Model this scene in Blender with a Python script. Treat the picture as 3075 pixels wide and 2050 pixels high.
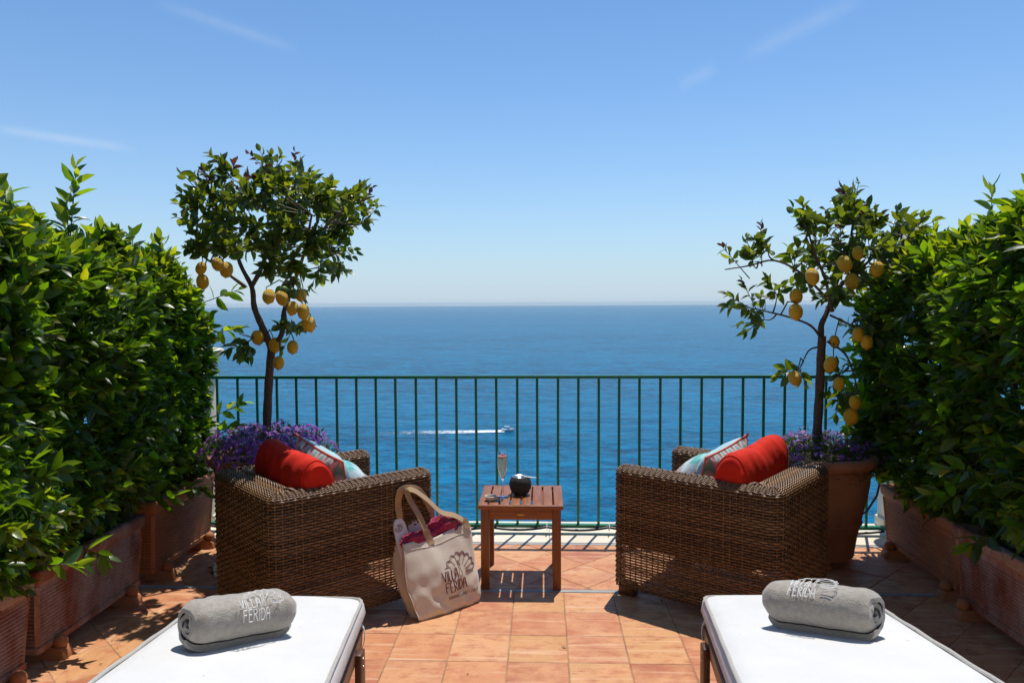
import bpy, bmesh, math, random
import numpy as np
from mathutils import Vector, Matrix

for o in list(bpy.data.objects):
    bpy.data.objects.remove(o)
SC = bpy.context.scene
COL = SC.collection
R = math.radians

# ------------------------------------------------------------------ camera
def cam_axes(yaw, pitch, roll):
    cy, sy, cp, sp = math.cos(yaw), math.sin(yaw), math.cos(pitch), math.sin(pitch)
    f = Vector((-sy*cp, cy*cp, -sp)); r = Vector((cy, sy, 0)); u = r.cross(f)
    c, s = math.cos(roll), math.sin(roll)
    return c*r + s*u, -s*r + c*u, f
cr, cu, cf = cam_axes(0.04162, 0.05134, -0.00529)
cam_d = bpy.data.cameras.new('camera'); cam = bpy.data.objects.new('camera', cam_d); COL.objects.link(cam)
cam_d.sensor_width = 36; cam_d.lens = 26.40; cam_d.clip_start = 0.05; cam_d.clip_end = 60000
M = Matrix((cr, cu, -cf)).transposed().to_4x4(); M.translation = (0, 0, 1.5); cam.matrix_world = M
SC.camera = cam

# ------------------------------------------------------------------ sky and sun
SUN_EL, SUN_AZ = R(71), R(20)
W = bpy.data.worlds.new('World'); SC.world = W; W.use_nodes = True
wn = W.node_tree; wn.nodes.clear()
def wnode(t, **k):
    n = wn.nodes.new(t)
    for a, b in k.items(): setattr(n, a, b)
    return n
sky = wnode('ShaderNodeTexSky'); sky.sky_type = 'NISHITA'; sky.sun_disc = False
sky.sun_elevation = SUN_EL; sky.sun_rotation = SUN_AZ; sky.altitude = 60
sky.air_density = 1.0; sky.dust_density = 0.0; sky.ozone_density = 6.0
bg = wnode('ShaderNodeBackground'); bg.inputs['Strength'].default_value = 0.13
wout = wnode('ShaderNodeOutputWorld')
tc = wnode('ShaderNodeTexCoord')
def wmath(op, a, b=None, clamp=False):
    n = wnode('ShaderNodeMath', operation=op); n.use_clamp = clamp
    for i, v in enumerate((a, b)):
        if v is None: continue
        if isinstance(v, (int, float)): n.inputs[i].default_value = v
        else: wn.links.new(v, n.inputs[i])
    return n.outputs[0]
def wdot(vec):
    n = wnode('ShaderNodeVectorMath', operation='DOT_PRODUCT')
    wn.links.new(tc.outputs['Generated'], n.inputs[0]); n.inputs[1].default_value = vec
    return n.outputs['Value']
nz = wnode('ShaderNodeTexNoise'); nz.inputs['Scale'].default_value = 55; nz.inputs['Detail'].default_value = 4
wn.links.new(tc.outputs['Generated'], nz.inputs['Vector'])
trails = None
for d1, d2, wd, st in [((-0.5929, 0.7827, 0.1893), (-0.4686, 0.865, 0.1794), 0.0048, 0.28),
                       ((-0.4347, 0.8348, 0.3378), (-0.2904, 0.9077, 0.3029), 0.0060, 0.12),
                       ((0.1661, 0.9502, 0.2639), (0.2129, 0.9347, 0.2847), 0.0075, 0.12),
                       ((0.2369, 0.9271, 0.2906), (0.3602, 0.8692, 0.3389), 0.0090, 0.13)]:
    a, b = Vector(d1).normalized(), Vector(d2).normalized()
    n = a.cross(b).normalized(); mid = (a+b).normalized(); al = (b-a).normalized(); half = (b-a).length/2
    x = wmath('DIVIDE', wdot(n), wd); g = wmath('POWER', 2.718, wmath('MULTIPLY', wmath('MULTIPLY', x, x), -1.0))
    y = wmath('DIVIDE', wdot(al), half); y2 = wmath('POWER', wmath('ABSOLUTE', y), 3.0)
    e = wmath('SUBTRACT', 1.0, y2, True)
    front = wmath('GREATER_THAN', wdot(mid), 0.5)
    m = wmath('MULTIPLY', wmath('MULTIPLY', g, e), wmath('MULTIPLY', front, st))
    trails = m if trails is None else wmath('ADD', trails, m)
trails = wmath('MULTIPLY', trails, wmath('ADD', 0.35, nz.outputs[0]), True)
mix = wnode('ShaderNodeMix', data_type='RGBA')
# pale sea haze all round the horizon, thinning with elevation
elev = wmath('MAXIMUM', wdot((0, 0, 1)), 0.0)
hz = wmath('POWER', 2.718, wmath('DIVIDE', elev, -0.12))
mixh = wnode('ShaderNodeMix', data_type='RGBA'); wn.links.new(hz, mixh.inputs['Factor']); skt = wnode('ShaderNodeMix', data_type='RGBA', blend_type='MULTIPLY'); skt.inputs['Factor'].default_value = 1.0; skt.inputs[7].default_value = (0.82, 1.0, 1.09, 1); wn.links.new(sky.outputs[0], skt.inputs[6]); wn.links.new(skt.outputs[2], mixh.inputs[6]); mixh.inputs[7].default_value = (4.15, 5.1, 6.0, 1)
wn.links.new(trails, mix.inputs['Factor']); wn.links.new(mixh.outputs[2], mix.inputs[6]); mix.inputs[7].default_value = (5.6, 6.3, 7.4, 1)
wn.links.new(mix.outputs[2], bg.inputs['Color']); wn.links.new(bg.outputs[0], wout.inputs[0])

sun_d = bpy.data.lights.new('sun', 'SUN'); sun = bpy.data.objects.new('sun', sun_d); COL.objects.link(sun)
sun_d.energy = 4.6; sun_d.angle = R(0.53); sun_d.color = (1.0, 0.95, 0.87)
sd = Vector((math.sin(SUN_AZ)*math.cos(SUN_EL), math.cos(SUN_AZ)*math.cos(SUN_EL), math.sin(SUN_EL)))
sun.rotation_euler = sd.to_track_quat('Z', 'Y').to_euler(); sun.location = (3, 8, 20)

SC.view_settings.view_transform = 'Standard'; SC.view_settings.look = 'None'
SC.view_settings.exposure = 0.0; SC.view_settings.gamma = 1.0
SC.view_settings.use_curve_mapping = False

# ------------------------------------------------------------------ helpers
class MB:
    def __init__(s): s.v = []; s.f = []; s.m = []
    def add(s, vs, fs, m=0):
        o = len(s.v); s.v += [tuple(float(c) for c in p) for p in vs]
        s.f += [tuple(i+o for i in f) for f in fs]; s.m += [m]*len(fs); return s
    def box(s, c, d, m=0, r=0.0, rot=None):
        bm = bmesh.new(); bmesh.ops.create_cube(bm, size=1.0)
        for v in bm.verts: v.co = Vector((v.co.x*d[0], v.co.y*d[1], v.co.z*d[2]))
        if r > 0: bmesh.ops.bevel(bm, geom=bm.edges[:], offset=r, segments=2, affect='EDGES', profile=0.5)
        bm.verts.index_update()
        vs = [(rot @ v.co if rot else v.co) + Vector(c) for v in bm.verts]
        s.add(vs, [[v.index for v in f.verts] for f in bm.faces], m); bm.free(); return s
    def tube(s, pts, rad, n=6, m=0, closed=False, caps=True, flat=1.0):
        P = [Vector(p) for p in pts]; k = len(P)
        if not hasattr(rad, '__len__'): rad = [rad]*k
        T = []
        for i in range(k):
            a = P[(i-1) % k] if closed or i > 0 else P[i]; b = P[(i+1) % k] if closed or i < k-1 else P[i]
            t = (b-a); T.append(t.normalized() if t.length > 1e-9 else Vector((0, 0, 1)))
        ref = Vector((0, 0, 1)) if abs(T[0].z) < 0.9 else Vector((1, 0, 0))
        N = (ref - T[0]*ref.dot(T[0])).normalized(); vs = []
        for i in range(k):
            N = N - T[i]*N.dot(T[i])
            N = N.normalized() if N.length > 1e-6 else T[i].orthogonal().normalized()
            B = T[i].cross(N)
            for j in range(n):
                a = 2*math.pi*j/n; vs.append(P[i] + (N*math.cos(a)*flat + B*math.sin(a))*rad[i])
        fs = []
        for i in range(k if closed else k-1):
            for j in range(n):
                a, b = i*n, ((i+1) % k)*n; j2 = (j+1) % n
                fs.append((a+j, a+j2, b+j2, b+j))
        if caps and not closed: fs.append(tuple(range(n))[::-1]); fs.append(tuple((k-1)*n+j for j in range(n)))
        return s.add(vs, fs, m)
    def lathe(s, prof, n=32, c=(0, 0, 0), m=0, cap=False, wob=None):
        vs = []; k = len(prof)
        for i, (r, z) in enumerate(prof):
            for j in range(n):
                a = 2*math.pi*j/n; rr = r*(1+(wob(a, z) if wob else 0))
                vs.append((c[0]+rr*math.cos(a), c[1]+rr*math.sin(a), c[2]+z))
        fs = [(i*n+j, i*n+(j+1) % n, (i+1)*n+(j+1) % n, (i+1)*n+j) for i in range(k-1) for j in range(n)]
        if cap: fs.append(tuple(range(n))[::-1]); fs.append(tuple((k-1)*n+j for j in range(n)))
        return s.add(vs, fs, m)
    def grid(s, fn, nu, nv, m=0, closeu=False):
        vs = [fn(i/nu, j/nv) for j in range(nv+1) for i in range(nu if closeu else nu+1)]
        w = nu if closeu else nu+1
        fs = [(j*w+i, j*w+(i+1) % w, (j+1)*w+(i+1) % w, (j+1)*w+i) for j in range(nv) for i in range(nu)]
        return s.add(vs, fs, m)
    def mesh(s, name, mats, smooth=True, origin=(0, 0, 0), ang=None):
        me = bpy.data.meshes.new(name); o = origin
        me.from_pydata([(p[0]-o[0], p[1]-o[1], p[2]-o[2]) for p in s.v], [], s.f)
        for mt in (mats if isinstance(mats, (list, tuple)) else [mats]): me.materials.append(mt)
        if any(s.m): me.polygons.foreach_set('material_index', s.m)
        if smooth: me.polygons.foreach_set('use_smooth', [True]*len(me.polygons))
        if smooth and ang is not None: me.set_sharp_from_angle(angle=R(ang))
        me.update(); return me
    def build(s, name, mats, parent=None, smooth=True, origin=(0, 0, 0), ang=35):
        return link(name, s.mesh(name, mats, smooth, origin, ang), parent)
def link(name, data, parent=None):
    o = bpy.data.objects.new(name, data); COL.objects.link(o)
    if parent is not None: o.parent = parent
    return o
def np_mesh(name, V, F, mat_, smooth=True):
    """V (n,3) F (m,k) numpy"""
    me = bpy.data.meshes.new(name); n, k = F.shape
    me.vertices.add(len(V)); me.vertices.foreach_set('co', np.ascontiguousarray(V, dtype=np.float32).ravel())
    me.loops.add(n*k); me.loops.foreach_set('vertex_index', np.ascontiguousarray(F, dtype=np.int32).ravel())
    me.polygons.add(n); me.polygons.foreach_set('loop_start', np.arange(0, n*k, k, dtype=np.int32))
    me.polygons.foreach_set('use_smooth', np.full(n, smooth))
    me.update(calc_edges=True); me.validate(); me.materials.append(mat_); return me
def tag(o, label, cat, group=None):
    o['label'] = label; o['category'] = cat
    if group: o['group'] = group
    return o
def thing(name, label, cat, loc=(0, 0, 0), rz=0.0, group=None):
    o = bpy.data.objects.new(name, None); COL.objects.link(o); o.location = loc; o.rotation_euler = (0, 0, rz)
    o.empty_display_size = 0.05
    return tag(o, label, cat, group)
def struct(o): o['kind'] = 'structure'; return o
def stuff(o): o['kind'] = 'stuff'; return o

# ------------------------------------------------------------------ materials
class MT:
    def __init__(s, name):
        s.m = bpy.data.materials.new(name); s.m.use_nodes = True; s.t = s.m.node_tree
        s.b = s.t.nodes['Principled BSDF']; s.out = s.t.nodes['Material Output']; s._co = None
    def n(s, t, **k):
        x = s.t.nodes.new(t)
        for a, b in k.items(): setattr(x, a, b)
        return x
    def l(s, a, b): s.t.links.new(a, b)
    def co(s):
        if s._co is None:
            tcn = s.n('ShaderNodeTexCoord'); s._co = tcn.outputs['Object']
        return s._co
    def rnd_co(s, amt=37.0):
        oi = s.n('ShaderNodeObjectInfo'); vm = s.n('ShaderNodeVectorMath', operation='MULTIPLY_ADD')
        cb = s.n('ShaderNodeCombineXYZ'); s.l(oi.outputs['Random'], cb.inputs[0]); s.l(oi.outputs['Random'], cb.inputs[1])
        s.l(cb.outputs[0], vm.inputs[0]); vm.inputs[1].default_value = (amt, -amt*1.7, amt); s.l(s.co(), vm.inputs[2])
        return vm.outputs[0], oi.outputs['Random']
    def noise(s, scale, detail=4, rough=0.55, vec=None, stretch=None):
        t = s.n('ShaderNodeTexNoise'); t.inputs['Scale'].default_value = scale; t.inputs['Detail'].default_value = detail
        t.inputs['Roughness'].default_value = rough; v = vec or s.co()
        if stretch:
            mp = s.n('ShaderNodeMapping'); mp.inputs['Scale'].default_value = stretch; s.l(v, mp.inputs[0]); v = mp.outputs[0]
        s.l(v, t.inputs['Vector']); return t.outputs['Fac']
    def ramp(s, fac, stops):
        r = s.n('ShaderNodeValToRGB'); e = r.color_ramp.elements
        while len(e) < len(stops): e.new(0.5)
        for i, (p, c) in enumerate(stops): e[i].position = p; e[i].color = (*c, 1) if len(c) == 3 else c
        s.l(fac, r.inputs[0]); return r.outputs[0]
    def mixc(s, f, a, b, blend='MIX'):
        m = s.n('ShaderNodeMix', data_type='RGBA', blend_type=blend)
        for i, v in ((0, f), (6, a), (7, b)):
            if isinstance(v, (int, float)): m.inputs[i].default_value = v
            elif isinstance(v, tuple): m.inputs[i].default_value = (*v, 1)
            else: s.l(v, m.inputs[i])
        return m.outputs[2]
    def math(s, op, a, b=None, clamp=False):
        m = s.n('ShaderNodeMath', operation=op); m.use_clamp = clamp
        for i, v in enumerate((a, b)):
            if v is None: continue
            if isinstance(v, (int, float)): m.inputs[i].default_value = v
            else: s.l(v, m.inputs[i])
        return m.outputs[0]
    def color(s, c):
        if isinstance(c, tuple): s.b.inputs['Base Color'].default_value = (*c, 1)
        else: s.l(c, s.b.inputs['Base Color'])
        return s
    def bump(s, h, strength=0.3, dist=0.01):
        b = s.n('ShaderNodeBump'); b.inputs['Strength'].default_value = strength; b.inputs['Distance'].default_value = dist
        s.l(h, b.inputs['Height']); s.l(b.outputs[0], s.b.inputs['Normal']); return s
    def set(s, **k):
        for a, v in k.items(): s.b.inputs[a.replace('_', ' ')].default_value = v
        return s
def plain(name, c, rough=0.6, c2=None, scale=20, bscale=None, bstr=0.2, bdist=0.004, spec=0.5, metal=0.0):
    t = MT(name).set(Roughness=rough, Metallic=metal); t.b.inputs['Specular IOR Level'].default_value = spec
    t.color(t.ramp(t.noise(scale, 5), [(0.3, c), (0.7, c2)]) if c2 else c)
    if bscale: t.bump(t.noise(bscale, 4), bstr, bdist)
    return t.m

# terracotta floor tiles: colour of each tile its own, mottled
t = MT('terracotta_tile'); vec, rnd = t.rnd_co()
basec = t.ramp(rnd, [(0.0, (0.45, 0.145, 0.060)), (0.25, (0.55, 0.230, 0.100)), (0.5, (0.38, 0.112, 0.052)), (0.75, (0.61, 0.315, 0.150)), (1.0, (0.52, 0.265, 0.09))])
blot = t.noise(5.5, 6, 0.6, vec)
c1 = t.mixc(t.ramp(blot, [(0.38, (0, 0, 0)), (0.68, (1, 1, 1))]), basec, (0.62, 0.305, 0.135))
blot2 = t.noise(11, 5, 0.65, vec, (1, 1.6, 1))
c2 = t.mixc(t.ramp(blot2, [(0.48, (0, 0, 0)), (0.70, (0.85, 0.85, 0.85))]), c1, (0.40, 0.115, 0.050))
speck = t.noise(120, 3, 0.7, vec)
c3 = t.mixc(t.ramp(speck, [(0.30, (0.55, 0.55, 0.55)), (0.42, (0, 0, 0))]), c2, (0.22, 0.08, 0.04))
streak = t.noise(3.0, 3, 0.5, vec, (0.5, 9, 1))
c4 = t.mixc(t.ramp(streak, [(0.56, (0, 0, 0)), (0.70, (0.7, 0.7, 0.7))]), c3, (0.68, 0.43, 0.26))
t.color(c4); t.set(Roughness=0.62)
t.l(t.ramp(blot2, [(0.3, (0.5, 0.5, 0.5)), (0.8, (0.75, 0.75, 0.75))]), t.b.inputs['Roughness'])
t.bump(t.math('ADD', t.math('MULTIPLY', blot2, 1.5), speck), 0.22, 0.002); M_TILE = t.m
M_GROUT = plain('grout', (0.42, 0.26, 0.15), 0.9, (0.17, 0.115, 0.08), 6, 150, 0.4)
M_GREY = plain('grey_stone', (0.27, 0.28, 0.29), 0.7, (0.36, 0.36, 0.35), 14, 90, 0.3)
M_CREAM = plain('cream_stone', (0.66, 0.58, 0.45), 0.7, (0.76, 0.69, 0.56), 5, 60, 0.25)
M_CONC = plain('concrete', (0.45, 0.42, 0.37), 0.9, (0.35, 0.33, 0.3), 2)

def clay(name, base, dark, white):
    t = MT(name); vec, rnd = t.rnd_co(11)
    n1 = t.noise(4, 5, 0.6, vec); c = t.mixc(t.ramp(n1, [(0.35, (0, 0, 0)), (0.7, (1, 1, 1))]), base, dark)
    st = t.noise(4, 5, 0.7, vec, (1, 1, 0.45)); n2 = t.noise(70, 3, 0.7, vec)
    f = t.math('MULTIPLY', t.ramp(st, [(0.40, (0, 0, 0)), (0.58, (1, 1, 1))]), t.ramp(n2, [(0.25, (0.3, 0.3, 0.3)), (0.55, (1, 1, 1))]))
    c = t.mixc(t.math('MULTIPLY', f, white), c, (0.43, 0.32, 0.25))
    t.color(c).set(Roughness=0.72); t.bump(t.noise(60, 4, 0.6, vec), 0.25, 0.004); return t.m
M_CLAY = clay('terracotta_clay', (0.42, 0.165, 0.055), (0.31, 0.108, 0.036), 0.12)
M_CLAYW = clay('terracotta_weathered', (0.25, 0.070, 0.022), (0.19, 0.050, 0.018), 0.8)
M_POT = clay('terracotta_pot', (0.36, 0.15, 0.065), (0.24, 0.085, 0.035), 0.22)
M_SOIL = plain('soil', (0.035, 0.022, 0.014), 0.95, (0.06, 0.04, 0.025), 30, 60, 0.8, 0.02)

def leafmat(name, dark, light, trans, tw=0.45, rough=0.36, spread=0.35):
    t = MT(name); g = t.n('ShaderNodeNewGeometry'); oi = t.n('ShaderNodeObjectInfo')
    rr = t.math('FRACT', t.math('ADD', g.outputs['Random Per Island'], oi.outputs['Random']))
    mid = tuple(a*0.65+b*0.35 for a, b in zip(dark, light))
    c = t.ramp(rr, [(0.0, dark), (0.55, mid), (0.93, light), (0.97, (light[0]*1.8, light[1]*1.1, light[2])), (1.0, (0.15, 0.11, 0.03))])
    vein = t.noise(45, 3, 0.6); c = t.mixc(t.ramp(vein, [(0.35, (0, 0, 0)), (0.75, (0.55, 0.55, 0.55))]), c, light)
    tr_c = t.ramp(rr, [(0.0, tuple(v*spread for v in trans)), (0.55, tuple(v*(0.35+spread)*0.75 for v in trans)), (0.85, trans), (1.0, (trans[0]*1.5, trans[1]*1.2, trans[2]))])
    t.color(c).set(Roughness=rough); t.b.inputs['Specular IOR Level'].default_value = 0.6
    t.l(t.ramp(vein, [(0.3, (rough*0.8,)*3), (0.7, (rough*1.5,)*3)]), t.b.inputs['Roughness'])
    t.bump(vein, 0.35, 0.003)
    tr = t.n('ShaderNodeBsdfTranslucent'); t.l(tr_c, tr.inputs['Color'])
    mx = t.n('ShaderNodeMixShader'); mx.inputs[0].default_value = tw
    t.l(t.b.outputs[0], mx.inputs[1]); t.l(tr.outputs[0], mx.inputs[2]); t.l(mx.outputs[0], t.out.inputs['Surface']); return t.m
M_LAUREL = leafmat('laurel_leaf', (0.011, 0.042, 0.007), (0.045, 0.130, 0.014), (0.33, 0.60, 0.012), 0.47, 0.30)
M_LIT_YOUNG = leafmat('sunlit_young_laurel_leaf', (0.045, 0.115, 0.010), (0.11, 0.20, 0.020), (0.58, 0.72, 0.014), 0.52, 0.34, 0.6)  # fresh growth, with the yellow-green of sunlit hedge tops put into its colour
M_LEMLEAF = leafmat('lemon_leaf', (0.016, 0.048, 0.011), (0.060, 0.115, 0.018), (0.36, 0.46, 0.014), 0.45, 0.33, 0.45)
M_REDLEAF = leafmat('young_red_leaf', (0.06, 0.016, 0.014), (0.12, 0.045, 0.018), (0.24, 0.07, 0.03), 0.35)
M_HERB = leafmat('herb_leaf', (0.03, 0.075, 0.015), (0.08, 0.14, 0.03), (0.16, 0.28, 0.03), 0.35, 0.5, 0.7)
M_PETAL = leafmat('violet_petal', (0.24, 0.055, 0.50), (0.42, 0.16, 0.70), (0.52, 0.14, 0.78), 0.35, 0.6, 0.8)
for nd in M_PETAL.node_tree.nodes:
    if nd.type == 'VALTORGB': nd.color_ramp.elements[-1].color = (0.42, 0.22, 0.62, 1)
M_POLLEN = plain('pollen', (0.55, 0.30, 0.03), 0.8)
M_BARK = plain('bark', (0.13, 0.085, 0.055), 0.85, (0.075, 0.05, 0.034), 40, 60, 0.6, 0.006)
M_TWIG = plain('green_twig', (0.06, 0.065, 0.025), 0.7, (0.09, 0.07, 0.035), 30)
t = MT('lemon_skin'); v, r_ = t.rnd_co(9)
c = t.ramp(t.noise(1.6, 3, 0.5, v), [(0.30, (0.66, 0.42, 0.014)), (0.5, (0.82, 0.475, 0.010)), (0.72, (0.86, 0.53, 0.016))])
c = t.mixc(t.ramp(t.noise(1.1, 2, 0.5, v), [(0.62, (0, 0, 0)), (0.80, (0.6, 0.6, 0.6))]), c, (0.34, 0.34, 0.03))
t.color(c).set(Roughness=0.42); t.bump(t.noise(26, 2, 0.5, v), 0.5, 0.05); M_LEMON = t.m
M_GLEMON = plain('unripe_lemon_skin', (0.05, 0.12, 0.02), 0.4, (0.10, 0.17, 0.03), 12, 220, 0.35, 0.002)
M_GREEN = plain('green_paint', (0.012, 0.18, 0.088), 0.34, (0.018, 0.21, 0.11), 25, 120, 0.1, 0.001)
M_RUBBER = plain('black_rubber', (0.018, 0.018, 0.019), 0.45)
M_WHITEPL = plain('white_plastic', (0.75, 0.75, 0.73), 0.45)
def woodmat(name, a, b, rough, st):
    t = MT(name); v, rnd = t.rnd_co(5); n = t.noise(9, 6, 0.6, v, st)
    t.color(t.ramp(n, [(0.3, a), (0.7, b)])).set(Roughness=rough); t.bump(n, 0.15, 0.003); return t.m
M_WOODY = woodmat('oiled_wood_y', (0.190, 0.055, 0.015), (0.345, 0.122, 0.036), 0.42, (9, 0.7, 9))
M_WOODX = woodmat('oiled_wood_x', (0.190, 0.055, 0.015), (0.345, 0.122, 0.036), 0.42, (0.7, 9, 9))
M_WOODZ = woodmat('oiled_wood_z', (0.175, 0.050, 0.014), (0.30, 0.100, 0.030), 0.45, (9, 9, 0.7))
M_DKWOOD = woodmat('dark_wood', (0.055, 0.022, 0.011), (0.12, 0.052, 0.026), 0.45, (9, 0.7, 9))
# wicker
t = MT('wicker'); n1 = t.noise(7, 4, 0.6); n2 = t.noise(45, 3, 0.6)
g = t.n('ShaderNodeNewGeometry')
c = t.ramp(t.math('MULTIPLY_ADD' if False else 'ADD', t.math('MULTIPLY', n2, 0.6), t.math('MULTIPLY', g.outputs['Random Per Island'], 0.4)),
           [(0.25, (0.070, 0.033, 0.012)), (0.5, (0.165, 0.082, 0.030)), (0.75, (0.28, 0.155, 0.068))])
t.color(t.mixc(t.ramp(n1, [(0.4, (0, 0, 0)), (0.75, (0.6, 0.6, 0.6))]), c, (0.21, 0.11, 0.045))).set(Roughness=0.38); M_WICKER = t.m
M_WICKERD = plain('wicker_core', (0.045, 0.024, 0.012), 0.8, (0.07, 0.04, 0.02), 40)
def fabric(name, c, c2, scale=60, weave=500, bstr=0.25, rough=0.85, sheen=0.3, wr=6, wstr=0.0):
    t = MT(name); t.color(t.ramp(t.noise(scale, 4), [(0.3, c), (0.7, c2)])).set(Roughness=rough)
    t.b.inputs['Sheen Weight'].default_value = sheen; t.b.inputs['Specular IOR Level'].default_value = 0.25
    h = t.noise(weave, 2, 0.5)
    if wstr: h = t.math('ADD', h, t.math('MULTIPLY', t.noise(wr, 3, 0.5), wstr))
    t.bump(h, bstr, 0.003); return t.m
t = MT('white_canvas'); n1 = t.noise(3, 5, 0.6); n2 = t.noise(220, 2, 0.5); n3 = t.noise(7, 4, 0.55, None, (1, 0.35, 1)); n4 = t.noise(38, 2, 0.5)
c = t.ramp(n1, [(0.3, (0.60, 0.595, 0.58)), (0.7, (0.66, 0.655, 0.645))])
c = t.mixc(t.ramp(n4, [(0.735, (0, 0, 0)), (0.76, (0.5, 0.5, 0.5))]), c, (0.36, 0.34, 0.31))
t.color(c).set(Roughness=0.9); t.b.inputs['Specular IOR Level'].default_value = 0.2; t.bump(t.math('ADD', t.math('MULTIPLY', n2, 0.12), t.math('MULTIPLY', n3, 2.2)), 0.35, 0.012); M_WHITE = t.m
M_PIPE = fabric('cream_piping', (0.40, 0.38, 0.34), (0.46, 0.44, 0.40), 60, 500, 0.1)
M_TOWEL = fabric('grey_terry', (0.345, 0.310, 0.262), (0.435, 0.395, 0.340), 70, 260, 1.0, 0.95, 0.4, 14, 2.0)
M_THREAD = plain('white_thread', (0.78, 0.77, 0.75), 0.7)
M_RED = fabric('red_cotton', (0.56, 0.016, 0.005), (0.64, 0.024, 0.007), 30, 420, 0.35, 0.85, 0.0, 16, 5.0)
M_CORAL = fabric('coral_piping', (0.62, 0.16, 0.10), (0.68, 0.20, 0.13), 60)
M_CANVAS = fabric('natural_canvas', (0.68, 0.60, 0.49), (0.74, 0.66, 0.55), 25, 420, 0.25, 0.85, 0.1, 9, 2.5)
M_STRAP = fabric('tan_webbing', (0.36, 0.235, 0.125), (0.42, 0.28, 0.155), 60, 420, 0.35)
M_CRIMSON = fabric('crimson_terry', (0.27, 0.008, 0.045), (0.44, 0.020, 0.085), 120, 260, 1.0, 0.95, 0.5)
M_PRINT = plain('maroon_print', (0.155, 0.018, 0.013), 0.7)
M_PRINTG = plain('grey_print', (0.10, 0.06, 0.055), 0.7)
M_FOAM = plain('white_foam_rubber', (0.74, 0.72, 0.75), 0.6)
# chevron pillow fabric
t = MT('chevron_fabric'); sx = t.n('ShaderNodeSeparateXYZ'); t.l(t.co(), sx.inputs[0])
zig = t.math('PINGPONG', t.math('MULTIPLY', sx.outputs[0], 1.0), 0.03)
vv = t.math('ADD', t.math('MULTIPLY', t.math('ADD', sx.outputs[1], t.math('MULTIPLY', zig, 1.3)), 4.6), t.math('MULTIPLY', t.noise(14, 3), 0.10))
vv = t.math('FRACT', t.math('ADD', vv, 0.42))
c = t.ramp(vv, [(0.0, (0.46, 0.62, 0.64)), (0.14, (0.05, 0.40, 0.36)), (0.32, (0.16, 0.50, 0.45)), (0.42, (0.62, 0.66, 0.64)), (0.50, (0.20, 0.13, 0.12)), (0.58, (0.58, 0.40, 0.35)), (0.68, (0.24, 0.18, 0.18)), (0.80, (0.60, 0.66, 0.67)), (1.0, (0.44, 0.60, 0.63))])
t.color(c).set(Roughness=0.8); t.b.inputs['Sheen Weight'].default_value = 0.2; t.bump(t.noise(9, 3), 0.3, 0.02); M_CHEV = t.m
M_AQUA = fabric('pale_aqua_cloth', (0.30, 0.52, 0.57), (0.44, 0.60, 0.62), 12, 450, 0.25, 0.8, 0.2, 10, 4.0)
M_BLACKST = plain('black_rough_stone', (0.022, 0.022, 0.023), 0.8, (0.045, 0.044, 0.043), 60, 160, 1.0, 0.006)
M_STEEL = plain('steel', (0.50, 0.50, 0.50), 0.32, metal=1.0)
M_BRASS = plain('brass', (0.42, 0.26, 0.09), 0.4, metal=1.0)
M_CERAMIC = plain('white_ceramic', (0.68, 0.64, 0.57), 0.3)
M_SAUCE = plain('dark_olives', (0.05, 0.022, 0.012), 0.3, (0.16, 0.08, 0.02), 120, 120, 0.8)
M_BERRY = plain('strawberry', (0.50, 0.012, 0.012), 0.3, (0.62, 0.10, 0.06), 120)
t = MT('clear_glass').set(Roughness=0.0, IOR=1.45); t.b.inputs['Transmission Weight'].default_value = 1.0; t.color((1, 1, 1)); M_GLASS = t.m
t = MT('sparkling_wine').set(Roughness=0.0, IOR=1.33); t.b.inputs['Transmission Weight'].default_value = 1.0; t.b.inputs['Transmission Weight'].default_value = 0.72; t.set(Roughness=0.08); t.color((0.98, 0.92, 0.62)); M_WINE = t.m

# ------------------------------------------------------------------ sea
SEA_Z = -85.0
t = MT('sea_water'); v = t.co()
w1 = t.noise(0.035, 3, 0.55, v, (0.55, 1, 1)); w2 = t.noise(0.16, 4, 0.6, v, (0.55, 1, 1)); w3 = t.noise(0.75, 3, 0.6, v, (0.6, 1, 1))
w0 = t.noise(0.0030, 5, 0.6, v, (0.22, 1, 1))
h = t.math('ADD', t.math('ADD', t.math('MULTIPLY', w1, 3.0), t.math('MULTIPLY', w2, 1.35)), t.math('MULTIPLY', w3, 0.36))
t.bump(h, 1.0, 1.0)
c = t.mixc(t.ramp(t.math('ADD', t.math('ADD', t.math('MULTIPLY', w2, 0.42), t.math('MULTIPLY', w3, 0.26)), t.math('MULTIPLY', t.noise(0.055, 4, 0.65, v, (0.30, 1, 1)), 0.32)), [(0.415, (0, 0, 0)), (0.585, (1, 1, 1))]), (0.000, 0.040, 0.096), (0.000, 0.158, 0.310))
c = t.mixc(t.ramp(w0, [(0.42, (0, 0, 0)), (0.60, (0.35, 0.35, 0.35))]), c, (0.000, 0.150, 0.285))
t.b.inputs['Specular IOR Level'].default_value = 0.035; t.color(c).set(Roughness=0.25, IOR=1.33); M_SEA = t.m
mb = MB(); radii = [0.5, 60, 150, 300, 600, 1200, 2500, 5000, 10000, 16000, 22000]; nn = 96; mb.v = [(0, 0, SEA_Z)]
for r_ in radii[1:]:
    mb.v += [(r_*math.cos(2*math.pi*j/nn), r_*math.sin(2*math.pi*j/nn), SEA_Z) for j in range(nn)]
mb.f = [(0, 1+j, 1+(j+1) % nn) for j in range(nn)]
for i in range(len(radii)-2):
    a, b = 1+i*nn, 1+(i+1)*nn; mb.f += [(a+j, b+j, b+(j+1) % nn, a+(j+1) % nn) for j in range(nn)]
mb.m = [0]*len(mb.f); struct(mb.build('sea', M_SEA))

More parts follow.
